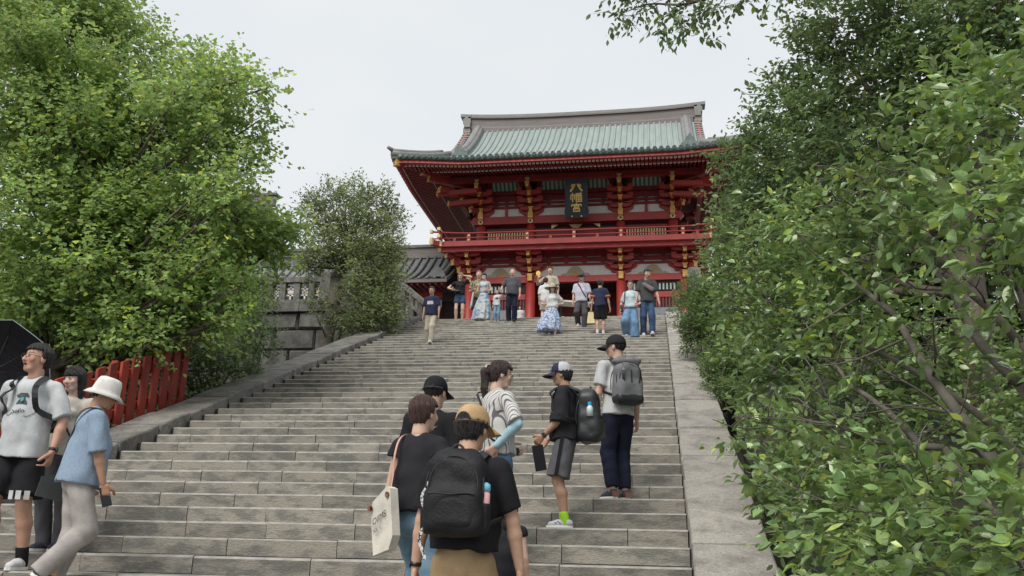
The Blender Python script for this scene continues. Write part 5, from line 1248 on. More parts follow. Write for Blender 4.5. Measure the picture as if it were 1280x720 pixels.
    if mask:
        F_ = Fld(hc-.1*H, hc+.1*H, .008); F_.ell(hp(0, .014, -.026), va(.038, .046, .034)*H, hf, .01); F_.cut(lambda P: -((P-hp(0, .012, 0))@hf[1])); garment('face_mask', F_, mask, 1)
    return p
GL_W = mat('wire_frame', (.08, .075, .07), .35, metal=.6); GL_S = mat('dark_lens', (.01, .01, .012), .2)
def item(p, name, label, cat, base, group=None):
    """top-level thing carried by a person; its own root sits at base (person's local frame)"""
    b = Vector([float(x) for x in base]); o = empty(name, p.base+Matrix.Rotation(p.rz, 3, 'Z') @ b, p.rz, label, cat, group); o_b = np.array(b)
    def put(nm, mb, m, parent=None, smooth=False):
        if isinstance(mb, Fld): v_, f_ = mb.mesh(1); return link(nm, vmesh(nm, v_-o_b, f_), m, parent or o)
        mb.v = [tuple(np.array(v)-o_b) for v in mb.v]; return mb.obj(nm, m, parent or o, smooth)
    return o, put
def snap(p, q, off=.004):
    """move a point onto the surface of the person's shirt"""
    q = np.asarray(q, float); c = p.pel+p.sp*((q-p.pel)@p.sp); d = q-c; L = np.linalg.norm(d); d = d/max(L, 1e-6); F_ = p.shirt
    if (q-p.pel)@p.sp > .278*p.H: return q
    ts = np.linspace(0, L+.05, 60); P = c+d*ts[:, None]; ix = np.clip(np.round((P-F_.lo)/F_.v).astype(int), 0, F_.n-1); inside = F_.val[tuple(ix.T)] < F_.v*.3
    if not inside.any(): return q
    t = ts[np.nonzero(inside)[0][-1]]; return c+d*(t+off) if abs(t-L) < .1 else q
def ribbon(pts, w, t, nrm_, p=None):
    mb = MB(); pts = [Vector([float(c) for c in q]) for q in pts]
    sm = []
    for i in range(len(pts)-1):
        p0, p1, p2, p3 = pts[max(i-1, 0)], pts[i], pts[i+1], pts[min(i+2, len(pts)-1)]
        for k in range(4):
            u = k/4; sm.append(.5*((2*p1)+(p2-p0)*u+(2*p0-5*p1+4*p2-p3)*u*u+(3*p1-p0-3*p2+p3)*u**3))
    sm.append(pts[-1]); V = []; n = len(sm)
    if p is not None:
        sm = [np.array(snap(p, q)) for q in sm]; sm = [Vector(sm[i]*.5+sm[max(i-1, 0)]*.25+sm[min(i+1, n-1)]*.25) for i in range(n)]
    for i, q in enumerate(sm):
        d = (sm[min(i+1, n-1)]-sm[max(i-1, 0)]).normalized(); out = (q-Vector([float(c) for c in nrm_])); out -= d*out.dot(d); out = out.normalized(); s = d.cross(out)
        V += [q+s*w/2, q-s*w/2, q-s*w/2+out*t, q+s*w/2+out*t]
    F = [(i*4+j, i*4+(j+1) % 4, i*4+4+(j+1) % 4, i*4+4+j) for i in range(n-1) for j in range(4)]+[(0, 1, 2, 3), (4*n-4, 4*n-3, 4*n-2, 4*n-1)]
    return mb.add(V, F)
def backpack(p, label, m, mp=None, w=.3, h=.46, d=.15, zt=.83, strapm=None, low=None, roll=False, pocket=True, loose=.012):
    H = p.H; T = p.tor; back = T(0, -.07-loose*.6-d/2/H, zt-h/2/H); bot = back-va(0, 0, h/2); o, put = item(p, 'backpack', label, 'backpack', bot)
    ax = T(.1, 0, zt-.1)-T(0, 0, zt-.1); ax /= np.linalg.norm(ax); up_ = T(0, 0, .8)-T(0, 0, .7); up_ /= np.linalg.norm(up_); bk = np.cross(up_, ax); bk = -bk if bk[1] > 0 else bk
    q = lambda x, y, z: back+ax*x+bk*y+up_*z                  # y: away from the back
    v = .012 if p.near else .02
    def rbox(F_, c, hx, hy, hz, r, k=.02):
        P = F_.P()-c; l = np.stack([np.abs(P@ax)-hx+r, np.abs(P@bk)-hy+r, np.abs(P@up_)-hz+r], -1); F_.put(tuple(slice(None) for _ in range(3)), np.linalg.norm(np.maximum(l, 0), axis=-1)+np.minimum(l.max(-1), 0)-r, k)
    F_ = Fld(back-.42, back+.42, v); rbox(F_, q(0, 0, -.04*h), w/2, d/2, h*.46, .06); rbox(F_, q(0, -.01, h*.32), w*.38, d*.42, h*.2, .07, .06); rbox(F_, q(0, d*.1, -h*.2), w*.47, d*.55, h*.24, .05, .05)
    body = put('body', F_.wr(.0055, 15, 5), m)
    if low: F_ = Fld(back-.42, back+.42, v); rbox(F_, q(0, d*.06, -h*.38), w*.52, d*.6, h*.14, .05); put('base_panel', F_, low, body)
    if pocket:
        F_ = Fld(back-.42, back+.42, v); rbox(F_, q(0, d*.5, -h*.22), w*.4, d*.2, h*.19, .04); put('front_pocket', F_.wr(.003, 14, 6), mp or m, body)
        put('zip', MB().tube([q(-w*.4+w*.8*i/10, d*.56+.022, -h*.03+.004*math.sin(i)) for i in range(11)], .0045, 5), strapm or m, body)
        put('flap_seam', MB().tube([q(-w*.47+w*.94*i/10, d*.53-.03*abs(i-5)/5, h*.03-.02*abs(i-5)/5) for i in range(11)], .005, 5), strapm or m, body)
    mb = MB(); mb.tube([q(x, d*.5*.2+.0, h*.46+.05*math.cos(x/.05*1.5)) for x in np.linspace(-.05, .05, 9)], .008, 6); put('handle', mb, strapm or m, body)
    put('zip_track', MB().tube([q(math.cos(a)*w*.43, d*.47, h*.05+math.sin(a)*h*.36) for a in np.linspace(0, math.pi, 15)], .004, 5), strapm or m, body)
    if roll:
        F_ = Fld(back-.45, back+.45, v); F_.cone(q(-w*.36, .0, h*.5), q(w*.36, .02, h*.5), .055, .05, .02); put('roll_top', F_.wr(.008, 22, 3), m, body)
        for sx in (-1, 1): put('buckle_strap', ribbon([q(sx*w*.3, .03, h*.5), q(sx*w*.32, d*.5+.02, h*.25), q(sx*w*.3, d*.55, -.02*h)], .03, .005, q(0, 0, 0)), strapm or m, body)
    for sx in (-1, 1): put('side_seam', MB().tube([q(sx*w*(.5-.10*math.sin(a)**4), -d*.1+math.cos(a)*d*.42, -h*.05+math.sin(a)*h*.4) for a in np.linspace(-.5, math.pi+.3, 17)], .005, 5), strapm or m, body)
    for sx in (-1, 1):
        pts = [T(sx*.045, -.075-loose, zt-.02), T(sx*.058, -.052-loose*.6, .826), T(sx*.06, -.01, .847), T(sx*.062, .04+loose*.6, .824), T(sx*.07, .083+loose, .775), T(sx*.088, .075+loose, .7), T(sx*(.108+loose), .01, .645), T(sx*.085, -.09-loose, .61)]
        put('shoulder_strap', ribbon(pts, .05 if p.near else .05, .01, T(0, 0, .74), p), strapm or m)
    return o, q, put, body
def text_mesh(txt, size, name):
    cu = bpy.data.curves.new(name, 'FONT'); cu.body = txt; cu.size = size; cu.align_x = 'CENTER'; cu.extrude = .001; ob_ = bpy.data.objects.new(name, cu); COL.objects.link(ob_); dg = bpy.context.evaluated_depsgraph_get()
    me = bpy.data.meshes.new_from_object(ob_.evaluated_get(dg)); bpy.data.objects.remove(ob_); bpy.data.curves.remove(cu); return me
# ---------------------------------------------------------------- the people
def fit(x, y, Y, z=None): q = px(x, y, Y); return q.x, q.z-(step_z(Y) if z is None else z)
def on_step(n, k=.4): return Y0+(n+k)*TR
C_black = fab('black', (.016, .016, .019)); C_black2 = fab('washed_black', (.024, .023, .028)); C_navy = fab('navy', (.012, .016, .035)); C_navy2 = fab('navy_tee', (.03, .036, .075))
C_khaki = fab('khaki', (.37, .265, .15)); C_jean = fab('light_jeans', (.2, .32, .43), var=.2, scale=9); C_jean2 = fab('blue_jeans', (.1, .19, .33), var=.25, scale=9); C_jean3 = fab('dark_jeans', (.05, .085, .16), var=.3, scale=6)
C_white = fab('white', (.68, .68, .68)); C_cream = fab('cream', (.62, .57, .5)); C_gt = fab('heather_grey', (.56, .57, .58)); C_gt2 = fab('pale_grey_tee', (.55, .58, .59)); C_blue = mat('cloth_blue_linen', (.22, .29, .38), .85, scale=60, var=.1, bump=.2, bscale=120, spec=.2)
C_stone = fab('stone_trousers', (.42, .39, .37)); C_grey = fab('grey_shorts', (.13, .13, .145)); C_char = fab('charcoal', (.075, .075, .08)); C_slate = fab('slate_shirt', (.1, .1, .12)); C_beige = fab('beige', (.5, .45, .36)); C_lav = fab('lavender_polo', (.58, .57, .66)); C_aqua = fab('aqua_tee', (.55, .65, .7)); C_denim = fab('wide_denim', (.16, .27, .42), var=.2)
C_tan = fab('tan_cap', (.52, .35, .19)); C_strap = fab('strap_grey', (.05, .05, .056)); C_bag = mat('nylon_black', (.011, .011, .013), .6, var=.3, scale=6, bump=.25, bscale=60, spec=.25); C_bagg = fab('grey_pack', (.19, .19, .205), var=.15); C_bagk = mat('nylon_dark', (.016, .018, .02), .45, var=.2, bump=.1); C_green = mat('bag_dark_green', (.03, .036, .033), .5, var=.15, bump=.1)
C_lime = fab('lime', (.42, .78, .05)); C_sky = fab('sky_sleeve', (.42, .62, .7)); C_orange = fab('orange_trim', (.7, .17, .06)); C_canvas = fab('canvas', (.72, .68, .6)); C_watch = mat('watch_black', (.012, .012, .014), .35)
def printed(name, a, b_, scale, edge=(.45, .52), stretch=None): a = [c*.8 for c in a]; b_ = [c*.8 for c in b_]; return mat('cloth_'+name, a, .85, scale=scale, col2=b_, edge=edge, bump=.1, bscale=90, spec=.2, stretch=stretch)
C_floral = printed('floral', (.62, .66, .72), (.13, .24, .52), 26, (.44, .54)); C_dress = printed('dress_print', (.66, .66, .64), (.2, .33, .52), 7, (.4, .56), (1, 1, 1.6)); C_camo = printed('patterned_top', (.4, .34, .22), (.1, .1, .07), 18, (.45, .55))
# vertical irregular stripes for the blouse
C_stripe = fab('striped', (.66, .65, .62), var=.04)
_n = C_stripe.node_tree; _w = _n.nodes.new('ShaderNodeTexWave'); _w.bands_direction = 'X'; _w.inputs['Scale'].default_value = 15; _w.inputs['Distortion'].default_value = .12; _w.inputs['Detail'].default_value = 1; _w.inputs['Detail Scale'].default_value = .6
_t = _n.nodes.new('ShaderNodeTexCoord'); _r = _n.nodes.new('ShaderNodeValToRGB'); _r.color_ramp.elements[0].position = .12; _r.color_ramp.elements[1].position = .26; _r.color_ramp.elements[0].color = (.13, .13, .14, 1); _r.color_ramp.elements[1].color = (.52, .51, .49, 1)
_m = _n.nodes.new('ShaderNodeMapping'); _m.inputs['Rotation'].default_value = (0, 0, .7); _n.links.new(_t.outputs['Object'], _m.inputs[0]); _n.links.new(_m.outputs[0], _w.inputs['Vector']); _n.links.new(_w.outputs['Fac'], _r.inputs[0]); _n.links.new(_r.outputs[0], _n.nodes['Principled BSDF'].inputs['Base Color'])
S_white = dict(mat=fab('white_shoe', (.62, .62, .63))); S_black = dict(mat=fab('black_shoe', (.02, .02, .022)), sole=mat('sole_dark', (.05, .05, .05), .8)); S_navy = dict(mat=fab('navy_shoe', (.06, .065, .085)))
def watch(p, i, m=C_watch, grp=None):
    d = p.wri[i]-p.elb[i]; d /= np.linalg.norm(d); c = p.wri[i]-d*.012*p.H; mb = MB(); mb.tube([c-d*.012, c+d*.012], .0185*p.H, 14); mb.obj('watch_band', m, p.root, True)
    s = (-1, 1)[i]; mb = MB(); q = c+va(s*.9, -.2, 0)*.0175*p.H; mb.tube([q, q+va(s*.006, -.001, 0)], .013*p.H, 12); mb.obj('watch_face', m, p.root)
# 1 khaki-capped man with the black backpack
Y = 5.46; X, Hh = fit(584, 512, Y)
k1 = person('man in black T-shirt, tan cap and khaki shorts climbing with a black backpack', X, Y, -.06, Hh, near=True, fat=1.06, feet=((-.065, -.02, 0, .1), (.065, .06, 0, -.1)), hands=((-.172, .03, .465), (.178, .05, .47)), lean=(0, .06), head=(-.22, -.12), top=dict(mat=C_black, loose=.02, sleeve=.72, hem=.54), bottom=dict(kind='shorts', mat=C_khaki, loose=.018, end=.44), shoes=S_black, hat=dict(kind='cap', mat=C_tan, strap=mat('brown_strap', (.06, .035, .02), .6), yaw=-.15), curl=(.65, .5), skin=(.5, .31, .22), pole=((-1, -.5, 0), (1, -.5, 0)))
watch(k1, 0)
o, q, put, body = backpack(k1, 'black daypack with side bottle pockets worn by tan-capped man', C_bag, None, .345, .5, .16, .84, C_strap, loose=.02)
for sx in (-1, 1):
    F_ = Fld(k1.tor(0, 0, .6)-.5, k1.tor(0, 0, .6)+.5, .012); F_.cone(q(sx*.16, .0, -.19), q(sx*.165, .0, -.06), .045, .047, .01, None, (q(sx*.165, 0, -.055), va(0, 0, 1))); put('side_pocket', F_, C_bag, body)
bo, bput = item(k1, 'water_bottle', 'bottle with sky-blue cap and pink body in a pack side pocket', 'bottle', q(.168, 0, -.17))
mb = MB(); mb.tube([q(.168, 0, -.17), q(.168, 0, .0), q(.168, 0, .012)], [.034, .034, .026], 14); bput('bottle_body', mb, mat('pink_plastic', (.75, .42, .42), .4), None, True)
mb = MB(); mb.tube([q(.168, 0, .012), q(.168, 0, .05), q(.168, 0, .062)], [.036, .034, .016], 14); bput('bottle_cap', mb, mat('blue_plastic', (.2, .55, .72), .35), None, True)
bo, bput = item(k1, 'water_bottle', 'clear bottle with white cap in the pack pocket beside the tote woman', 'bottle', q(-.168, 0, -.17))
mb = MB(); mb.tube([q(-.168, 0, -.17), q(-.168, 0, .0), q(-.168, 0, .03), q(-.168, 0, .04)], [.03, .03, .014, .014], 12); bput('bottle_body', mb, mat('clear_plastic', (.5, .55, .58), .15, spec=.6), None, True)
mb = MB(); mb.tube([q(-.168, 0, .04), q(-.168, 0, .065)], .017, 12); bput('bottle_cap', mb, mat('white_plastic', (.75, .75, .76), .4))
co_, cput = item(k1, 'key_lanyard', 'black and white patterned lanyard hanging from the black daypack', 'lanyard', q(-.2, .03, -.42))
mb = MB()
for i in range(22):
    a = q(-.17-.02*math.sin(i*.5), .05, .02-.018*i); b2 = q(-.17-.02*math.sin(i*.5+.5), .05, .02-.018*(i+1)); mb.beam(Vector(a), Vector(b2), .018, .008, up=(0, 1, 0))
cput('cord', mb, printed('lanyard', (.7, .7, .7), (.02, .02, .02), 60))
# 2 woman with the white tote
Y = 6.42; X, Hh = fit(528, 501, Y)
t2 = person('woman with short brown hair, black sleeveless top and pale jeans', X, Y, -.3, Hh, near=True, sex='f', feet=((-.05, .03, 0, .1), (.05, -.03, 0, -.1)), hands=((-.16, .02, .47), (.15, .06, .5)), head=(-.22, -.05), hair='short', hairmat=HBR, top=dict(mat=C_black2, loose=.022, sleeve=.22, hem=.535), bottom=dict(kind='trousers', mat=C_jean, loose=.012, flare=1), shoes=S_white, skin=(.56, .37, .29), curl=(.55, .4))
PP = t2; T = t2.tor; c = T(-.06, -.14, .51); bo, bput = item(t2, 'tote_bag', 'white canvas tote bag with dark lettering on a pink strap', 'tote bag', c-va(0, 0, .13))
up_ = va(-.12, 0, 1); r_ = va(.92, -.38, .42)                 # hangs tilted against the hip
def tq(u, v, w): return c+r_*u+va(.12, 0, -1)*(-v)+va(-.38, -.92, 0)*w
ou = [(-.12, -.2), (.08, -.24), (.135, -.17), (.13, .14), (.09, .17), (-.1, .15), (-.13, .1)]
mb = MB(); k = len(ou); mb.add([tq(u, v, .028+.01*math.sin(9*u)) for u, v in ou]+[tq(u*.98, v, -.028) for u, v in ou], [tuple(range(k)), tuple(range(2*k-1, k-1, -1))]+[(i, i+k, (i+1) % k+k, (i+1) % k) for i in range(k)]); bput('bag_body', mb, C_canvas)
for u in (-.11, .1): mb = MB(); mb.tube([tq(u, .11, .03), tq(u, .11, .048)], .02, 10); bput('charm', mb, printed('charm', (.3, .16, .1), (.06, .02, .02), 60))
me = text_mesh('OIIMS', .062, 'print'); mb = MB(); mb.add([tq(v.co.x, v.co.y-.02, .043) for v in me.vertices], [tuple(f.vertices) for f in me.polygons]); bput('lettering', mb, C_watch)
me = text_mesh('SOL II', .034, 'print'); mb = MB(); mb.add([tq(v.co.x-.03, v.co.y-.075, .043) for v in me.vertices], [tuple(f.vertices) for f in me.polygons]); bput('lettering', mb, C_strap)
bput('strap', ribbon([tq(.09, .15, .0), T(-.056, -.1, .68), T(-.056, -.095, .76), T(-.057, -.066, .822), T(-.06, -.012, .846), T(-.064, .045, .815)], .02, .005, T(0, 0, .7)), mat('pink_strap', (.62, .34, .28), .7))
# 3 man with plain black cap
Y = 7.25; X, Hh = fit(541, 476, Y)
b3 = person('person in plain black cap and black jacket ahead of the brown-haired woman', X, Y, -.12, Hh, near=True, feet=((-.05, 0, 0, 0), (.05, .04, 0, 0)), head=(-.1, -.1), top=dict(mat=C_black, loose=.018, sleeve=.75, hem=.5), bottom=dict(kind='trousers', mat=C_char, loose=.01), shoes=S_black, hat=dict(kind='cap', mat=C_black, strap=C_watch), hair='crop')
F_ = b3.tor; sw = [(-.03, .004), (-.012, -.008), (.035, .012), (-.01, -.0005), (-.022, .0)]
mb = MB(); mb.add([snap(b3, F_(.045+x*1.1, -.1, .755+y*1.1), .006) for x, y in sw], [(0, 1, 2, 3, 4)]); mb.obj('swoosh_mark', C_white, b3.root)
# 4 woman with ponytail
Y = 7.9; X, Hh = fit(622, 456, Y)
p4 = person('woman with brown ponytail, striped blouse, sky-blue arm sleeves and jeans', X, Y, -.75, Hh, near=True, sex='f', feet=((-.05, .02, 0, 0), (.05, -.02, 0, 0)), hands=((-.06, .12, .57), (.1, -.07, .55)), pole=(None, (1, .45, 0)), head=(-.42, -.12), hair='pony', hairmat=HDK, top=dict(mat=C_stripe, loose=.024, sleeve=.8, hem=.52, name='blouse'), bottom=dict(kind='trousers', mat=C_jean2, loose=.004), shoes=S_white, glasses=GL_W, skin=(.56, .38, .3))
for i in (0, 1):
    e, w = p4.elb[i], p4.wri[i]; s_ = p4.sh[i]; S_ = Fld(np.minimum.reduce([e, w, s_])-.1, np.maximum.reduce([e, w, s_])+.1, .012); S_.cone(s_+(e-s_)*.55, e, .029*Hh, .027*Hh, .01); S_.cone(e, w, .0285*Hh, .019*Hh, .01); v_, f_ = S_.mesh(1); link('arm_sleeve', vmesh('arm_sleeve', v_, f_), C_sky, p4.root)
mb = MB()
for a in (-.5, 0, .5): mb.tube([p4.hp(.012*a, -.07, .045), p4.hp(.02*a, -.088, .04), p4.hp(.03*a, -.092, .022)], .004*Hh, 5)
mb.obj('hair_clip', C_cream, p4.root)
PP = p4; T = p4.tor; bo, bput = item(p4, 'crossbody_bag', 'dark crossbody bag on a slim strap over the striped blouse', 'bag', T(0, .115, .52))
bput('strap', ribbon([T(-.07, -.075, .835), T(-.02, -.105, .72), T(.06, -.1, .6), T(.11, -.03, .56)], .022, .005, T(0, 0, .68), PP), C_strap); bput('strap', ribbon([T(-.07, -.075, .835), T(-.062, -.02, .846), T(-.05, .06, .83), T(.0, .115, .7), T(.03, .11, .58)], .022, .005, T(0, 0, .68), PP), C_strap)
F_ = Fld(T(0, .115, .54)-.2, T(0, .115, .54)+.2, .011); F_.cone(T(-.04, .115, .54), T(.03, .115, .54), .04, .04, .02, (va(0, 1, 0), 1.9)); bput('bag_body', F_, C_bagk)
# 5 small child beside the khaki man
Y = 6.32; X, Hh = fit(636, 628, Y)
c5 = person('small dark-haired child in a black sleeveless top beside the tan-capped man', X, Y, -.1, Hh, near=True, sex='f', feet=((-.05, 0, 0, 0), (.05, 0, 0, 0)), hair='bob', top=dict(mat=C_black2, loose=.012, sleeve=.12, hem=.48), bottom=dict(kind='shorts', mat=C_black, loose=.015, end=.42), shoes=S_white, skin=(.54, .36, .28))
# 6 boy with lime socks
Y = on_step(2, .48); X, Hh = fit(709, 458, Y)
b6 = person('boy in black T-shirt, grey shorts and lime socks standing in profile', X, Y, math.pi/2-.06, Hh, near=True, feet=((-.045, .0, 0, .05), (.045, .02, 0, -.05)), hands=((-.09, .125, .535), (.09, .13, .53)), head=(.0, -.1), top=dict(mat=C_black2, loose=.03, sleeve=.95, hem=.515), bottom=dict(kind='shorts', mat=C_grey, loose=.022, end=.46), socks=(C_lime, .055), shoes=dict(mat=fab('boy_shoe', (.62, .63, .66)), high=.05), hat=dict(kind='cap', mat=fab('navy_cap', (.035, .035, .065)), rear=fab('cap_mesh', (.5, .51, .55)), yaw=0), skin=(.42, .25, .17), curl=(.8, .8), lean=(0, .02))
watch(b6, 0)
for s in (-1, 1):
    a = b6.hip[0 if s < 0 else 1]; b2 = b6.knee[0 if s < 0 else 1]; r_ = .066*Hh; P0 = a+va(s*r_*1.02, .0, .02); P1 = a+(b2-a)*.9+va(s*(.072)*Hh, 0, 0); mb = MB(); mb.beam(Vector(P0), Vector(P1), .03, .012, up=(s, 0, 0)); mb.obj('side_stripe', C_black, b6.root)
mb = MB(); mb.tube([b6.hp(0, .064, .04), b6.hp(0, .067, .04)], .012*Hh, 10); mb.obj('cap_badge', C_white, b6.root)
mb = MB(); f_ = b6.feet[0]; mb.add([f_+va(-.0455, y_, z_)*1.0 for y_, z_ in ((.03, .035), (.05, .035), (.075, .06), (.06, .06))], [(0, 1, 2, 3)]); mb.add([f_+va(-.046, y_, z_) for y_, z_ in ((.055, .03), (.075, .03), (.1, .05), (.085, .05))], [(0, 1, 2, 3)]); mb.obj('shoe_mark', fab('violet', (.2, .17, .5)), b6.root)
o, q, put, body = backpack(b6, 'large black school backpack with a blue-capped bottle worn by boy', C_bagk, None, .31, .52, .2, .83, C_bagk, loose=.03, pocket=True)
bo, bput = item(b6, 'water_bottle', 'small clear bottle with bright blue cap in the boy\'s pack pocket', 'bottle', q(-.165, .03, -.02))
mb = MB(); mb.tube([q(-.16, .03, -.02), q(-.16, .03, .06), q(-.16, .03, .085)], [.032, .032, .014], 12); bput('bottle_body', mb, MATS['clear_plastic'], None, True); mb = MB(); mb.tube([q(-.16, .03, .085), q(-.16, .03, .115)], .018, 12); bput('bottle_cap', mb, mat('cap_blue', (.02, .35, .65), .35))
h = b6.hand[0]; bo, bput = item(b6, 'black_pouch', 'flat black pouch dangling from the boy\'s hands', 'pouch', h-va(0, 0, .26))
mb = MB(); M_ = Matrix.Translation(Vector(h)) @ Matrix.Rotation(-.18, 4, 'X'); mb.box(-.012, .012, -.05, .055, -.27, -.03, M_); bput('pouch_body', mb, C_black); mb = MB(); mb.tube([M_ @ Vector((0, -.03, -.03)), M_ @ Vector((0, 0, .02)), M_ @ Vector((0, .03, -.03))], .004, 5); bput('cord', mb, C_black)
# 7 man with the grey roll-top pack
Y = on_step(4, .5); X, Hh = fit(772, 424, Y)
g7 = person('man in light grey T-shirt, navy trousers and black cap glancing over his shoulder', X, Y, .5, Hh, near=True, feet=((-.06, -.03, 0, .2), (.055, .03, 0, -.15)), hands=((-.15, .03, .475), (.15, .04, .48)), head=(.75, -.02), top=dict(mat=C_gt, loose=.016, sleeve=.62, hem=.5), bottom=dict(kind='trousers', mat=C_navy, loose=.006, end=.95), shoes=S_navy, hat=dict(kind='cap', mat=C_black2), hair='crop', glasses=GL_W, skin=(.52, .33, .25), curl=(.45, .5), tw=.05)
watch(g7, 0, C_green)
for i in (0, 1): b = g7.feet[i]; mb = MB(); mb.box(b[0]-.035, b[0]+.035, b[1]-.082, b[1]-.07, b[2]+.02, b[2]+.075); mb.obj('heel_tab', mat('tan_leather', (.2, .09, .06), .6), g7.root)
o, q, put, body = backpack(g7, 'charcoal roll-top backpack with black base worn by man in navy trousers', C_bagg, None, .3, .44, .16, .815, C_bagk, low=C_bagk, roll=True, pocket=False)
put('front_seam', ribbon([q(0, .095, .12), q(.0, .098, -.1)], .012, .004, q(0, 0, 0)), C_bagk, body)
# 8 man in the hello T-shirt, holding the umbrella
Y = 7.62; X, Hh = fit(62, 440, Y)
h8 = person('man in grey hello T-shirt and black shorts holding a dark umbrella', X, Y, math.pi+.12, Hh, near=True, feet=((-.06, .05, 0, 0), (.075, .1, 0, -.1)), hands=((-.165, .05, .5), (.2, .1, .68)), head=(-.5, .1), mouth=1, hair='short', top=dict(mat=C_gt2, loose=.022, sleeve=.8, hem=.475), bottom=dict(kind='shorts', mat=C_black, loose=.024, end=.43), shoes=S_white, socks=(C_black, .06), glasses=GL_W, skin=(.5, .29, .21), curl=(.6, .95), pole=((-1, -.5, 0), (.6, -.4, -1)))
watch(h8, 0); watch(h8, 1); T = h8.tor
def chest_print(nm, outline, m, dz=0.0): mb = MB(); n_ = len(outline); mb.add([snap(h8, T(x, .1, z_), .007+dz) for x, z_ in outline], [tuple(range(n_))]); mb.obj(nm, m, h8.root)
PH = [(-.03, .71), (.03, .71), (.026, .725), (.012, .738), (.014, .748), (.032, .743), (.037, .752), (.02, .764), (-.02, .764), (-.037, .752), (-.032, .743), (-.014, .748), (-.012, .738), (-.026, .725)]
PHm = fab('print_grey', (.1, .105, .11)); PHt = fab('print_teal', (.1, .42, .45))
chest_print('telephone_print', [(-x-.005, z_) for x, z_ in PH], PHm); chest_print('dial_print', [(-.005+.011*math.cos(a), .734+.011*math.sin(a)) for a in np.linspace(0, 2*math.pi, 11)[:-1]], PHt, .003)
me = text_mesh('hello', .1, 'print'); mb = MB(); mb.add([snap(h8, T(-(v.co.x)*.62/Hh, .1, .67+v.co.y*.55/Hh+.12*v.co.x*.3), .008) for v in me.vertices], [tuple(f.vertices) for f in me.polygons]); mb.obj('hello_lettering', PHm, h8.root)
mb = MB(); mb.tube([Vector([float(c_) for c_ in snap(h8, T(x, .1, .668+.012*math.sin(x*40)))]) for x in np.linspace(-.03, -.1, 8)], .0025, 4); mb.tube([Vector([float(c_) for c_ in snap(h8, T(x, .1, .672+.012*math.sin(x*40+2)))]) for x in np.linspace(.03, .1, 8)], .0025, 4); mb.obj('cord_print', PHm, h8.root)
for i in (0, 1):
    kn = h8.hip[i]+(h8.knee[i]-h8.hip[i])*.82
    for k in range(3): a = (-.6+.45*k)+(0 if i else .3)+math.pi/2; mb = MB(); c_ = kn+va(math.cos(a)*.077*Hh, math.sin(a)*.077*Hh, 0); mb.box(-.022, .022, -.004, .004, -.045, .03, Matrix.Translation(Vector(c_)) @ Matrix.Rotation(a-math.pi/2, 4, 'Z')); mb.obj('hem_stripe', C_white, h8.root)
o, q, put, body = backpack(h8, 'black backpack straps and pack worn by man in hello T-shirt', C_bag, None, .3, .42, .14, .82, C_bagk, loose=.022, pocket=False)
# umbrella
uc = px(-4, 456, 7.95); hl = Vector([float(c_) for c_ in h8.hand[1]]); hw_ = h8.base+Matrix.Rotation(h8.rz, 3, 'Z') @ hl; axu = (uc-hw_).normalized()
um = empty('umbrella', hw_-axu*.14, 0, 'open dark umbrella with pale rim held over man in hello T-shirt', 'umbrella')
Mu = Matrix.Translation(axu*((uc-hw_).length+.14)) @ axu.to_track_quat('Z', 'X').to_matrix().to_4x4() @ Matrix.Rotation(.25, 4, 'Z')
V = [(0, 0, .12)]; F = []; ns = 8
for j in range(1, 6):
    for i in range(ns*3):
        a = 2*math.pi*i/(ns*3); sc = 1-.09*(1-abs(((i % 3)-1.5)/1.5)) if i % 3 else 1; r = .52*j/5*(1-(1-sc)*(j/5)); V.append((r*math.cos(a), r*math.sin(a), .12-.2*(j/5)**1.8))
for i in range(ns*3): F.append((0, 1+i, 1+(i+1) % (ns*3)))
for j in range(4):
    for i in range(ns*3): a = 1+j*ns*3; F.append((a+i, a+ns*3+i, a+ns*3+(i+1) % (ns*3), a+(i+1) % (ns*3)))
mb = MB(); mb.add([Mu @ Vector(v) for v in V], F); mb.obj('canopy', mat('umbrella_black', (.012, .012, .02), .6, var=.2), um)
mb = MB(); rim = [Mu @ Vector(V[1+4*ns*3+i % (ns*3)]) for i in range(ns*3+1)]; mb.tube(rim, .004, 4, False); mb.obj('rim', mat('umbrella_rim', (.35, .5, .47), .5), um)
for i in range(ns):
    mb = MB(); pts = [Mu @ Vector((V[1+j*ns*3+i*3][0], V[1+j*ns*3+i*3][1], V[1+j*ns*3+i*3][2]-.012)) for j in range(5)]; mb.tube(pts, .003, 4); mb.tube([Mu @ Vector((0, 0, -.18)), pts[2]], .0025, 4); mb.obj('rib', MATS['wire_frame'], um)
mb = MB(); mb.tube([Vector((0, 0, 0))+axu*.0, Mu @ Vector((0, 0, .18))], .006, 8); mb.obj('shaft', MATS['wire_frame'], um); mb = MB(); mb.tube([axu*0, axu*.2], .014, 10); mb.obj('handle', C_black, um)
# 9 young woman between the two men
Y = 8.05; X, Hh = fit(98, 464, Y)
w9 = person('young dark-haired woman in cream blouse standing behind the white-hatted man', X, Y, math.pi+.1, Hh, near=True, sex='f', head=(-.25, -.12), hair='bob', top=dict(mat=C_cream, loose=.014, sleeve=.6, hem=.5, name='blouse'), bottom=dict(kind='trousers', mat=C_grey, loose=.008), shoes=S_navy, skin=(.62, .44, .37))
mb = MB()
for s in (-1, 1): mb.tube([w9.hp(s*.02+.015*math.cos(a), .035+.004*math.sin(a), .062+.011*math.sin(a)) for a in np.linspace(0, 2*math.pi, 13)], .004, 5)
mb.obj('sunglasses', GL_W, w9.root)
PP = w9; T = w9.tor; bo, bput = item(w9, 'crossbody_bag', 'grey strap of a bag crossing the cream blouse', 'bag', T(-.12, .02, .5)); bput('strap', ribbon([T(.06, .02, .846), T(.05, .085, .8), T(.0, .105, .7), T(-.09, .07, .56)], .016, .004, T(0, 0, .68), PP), C_strap)
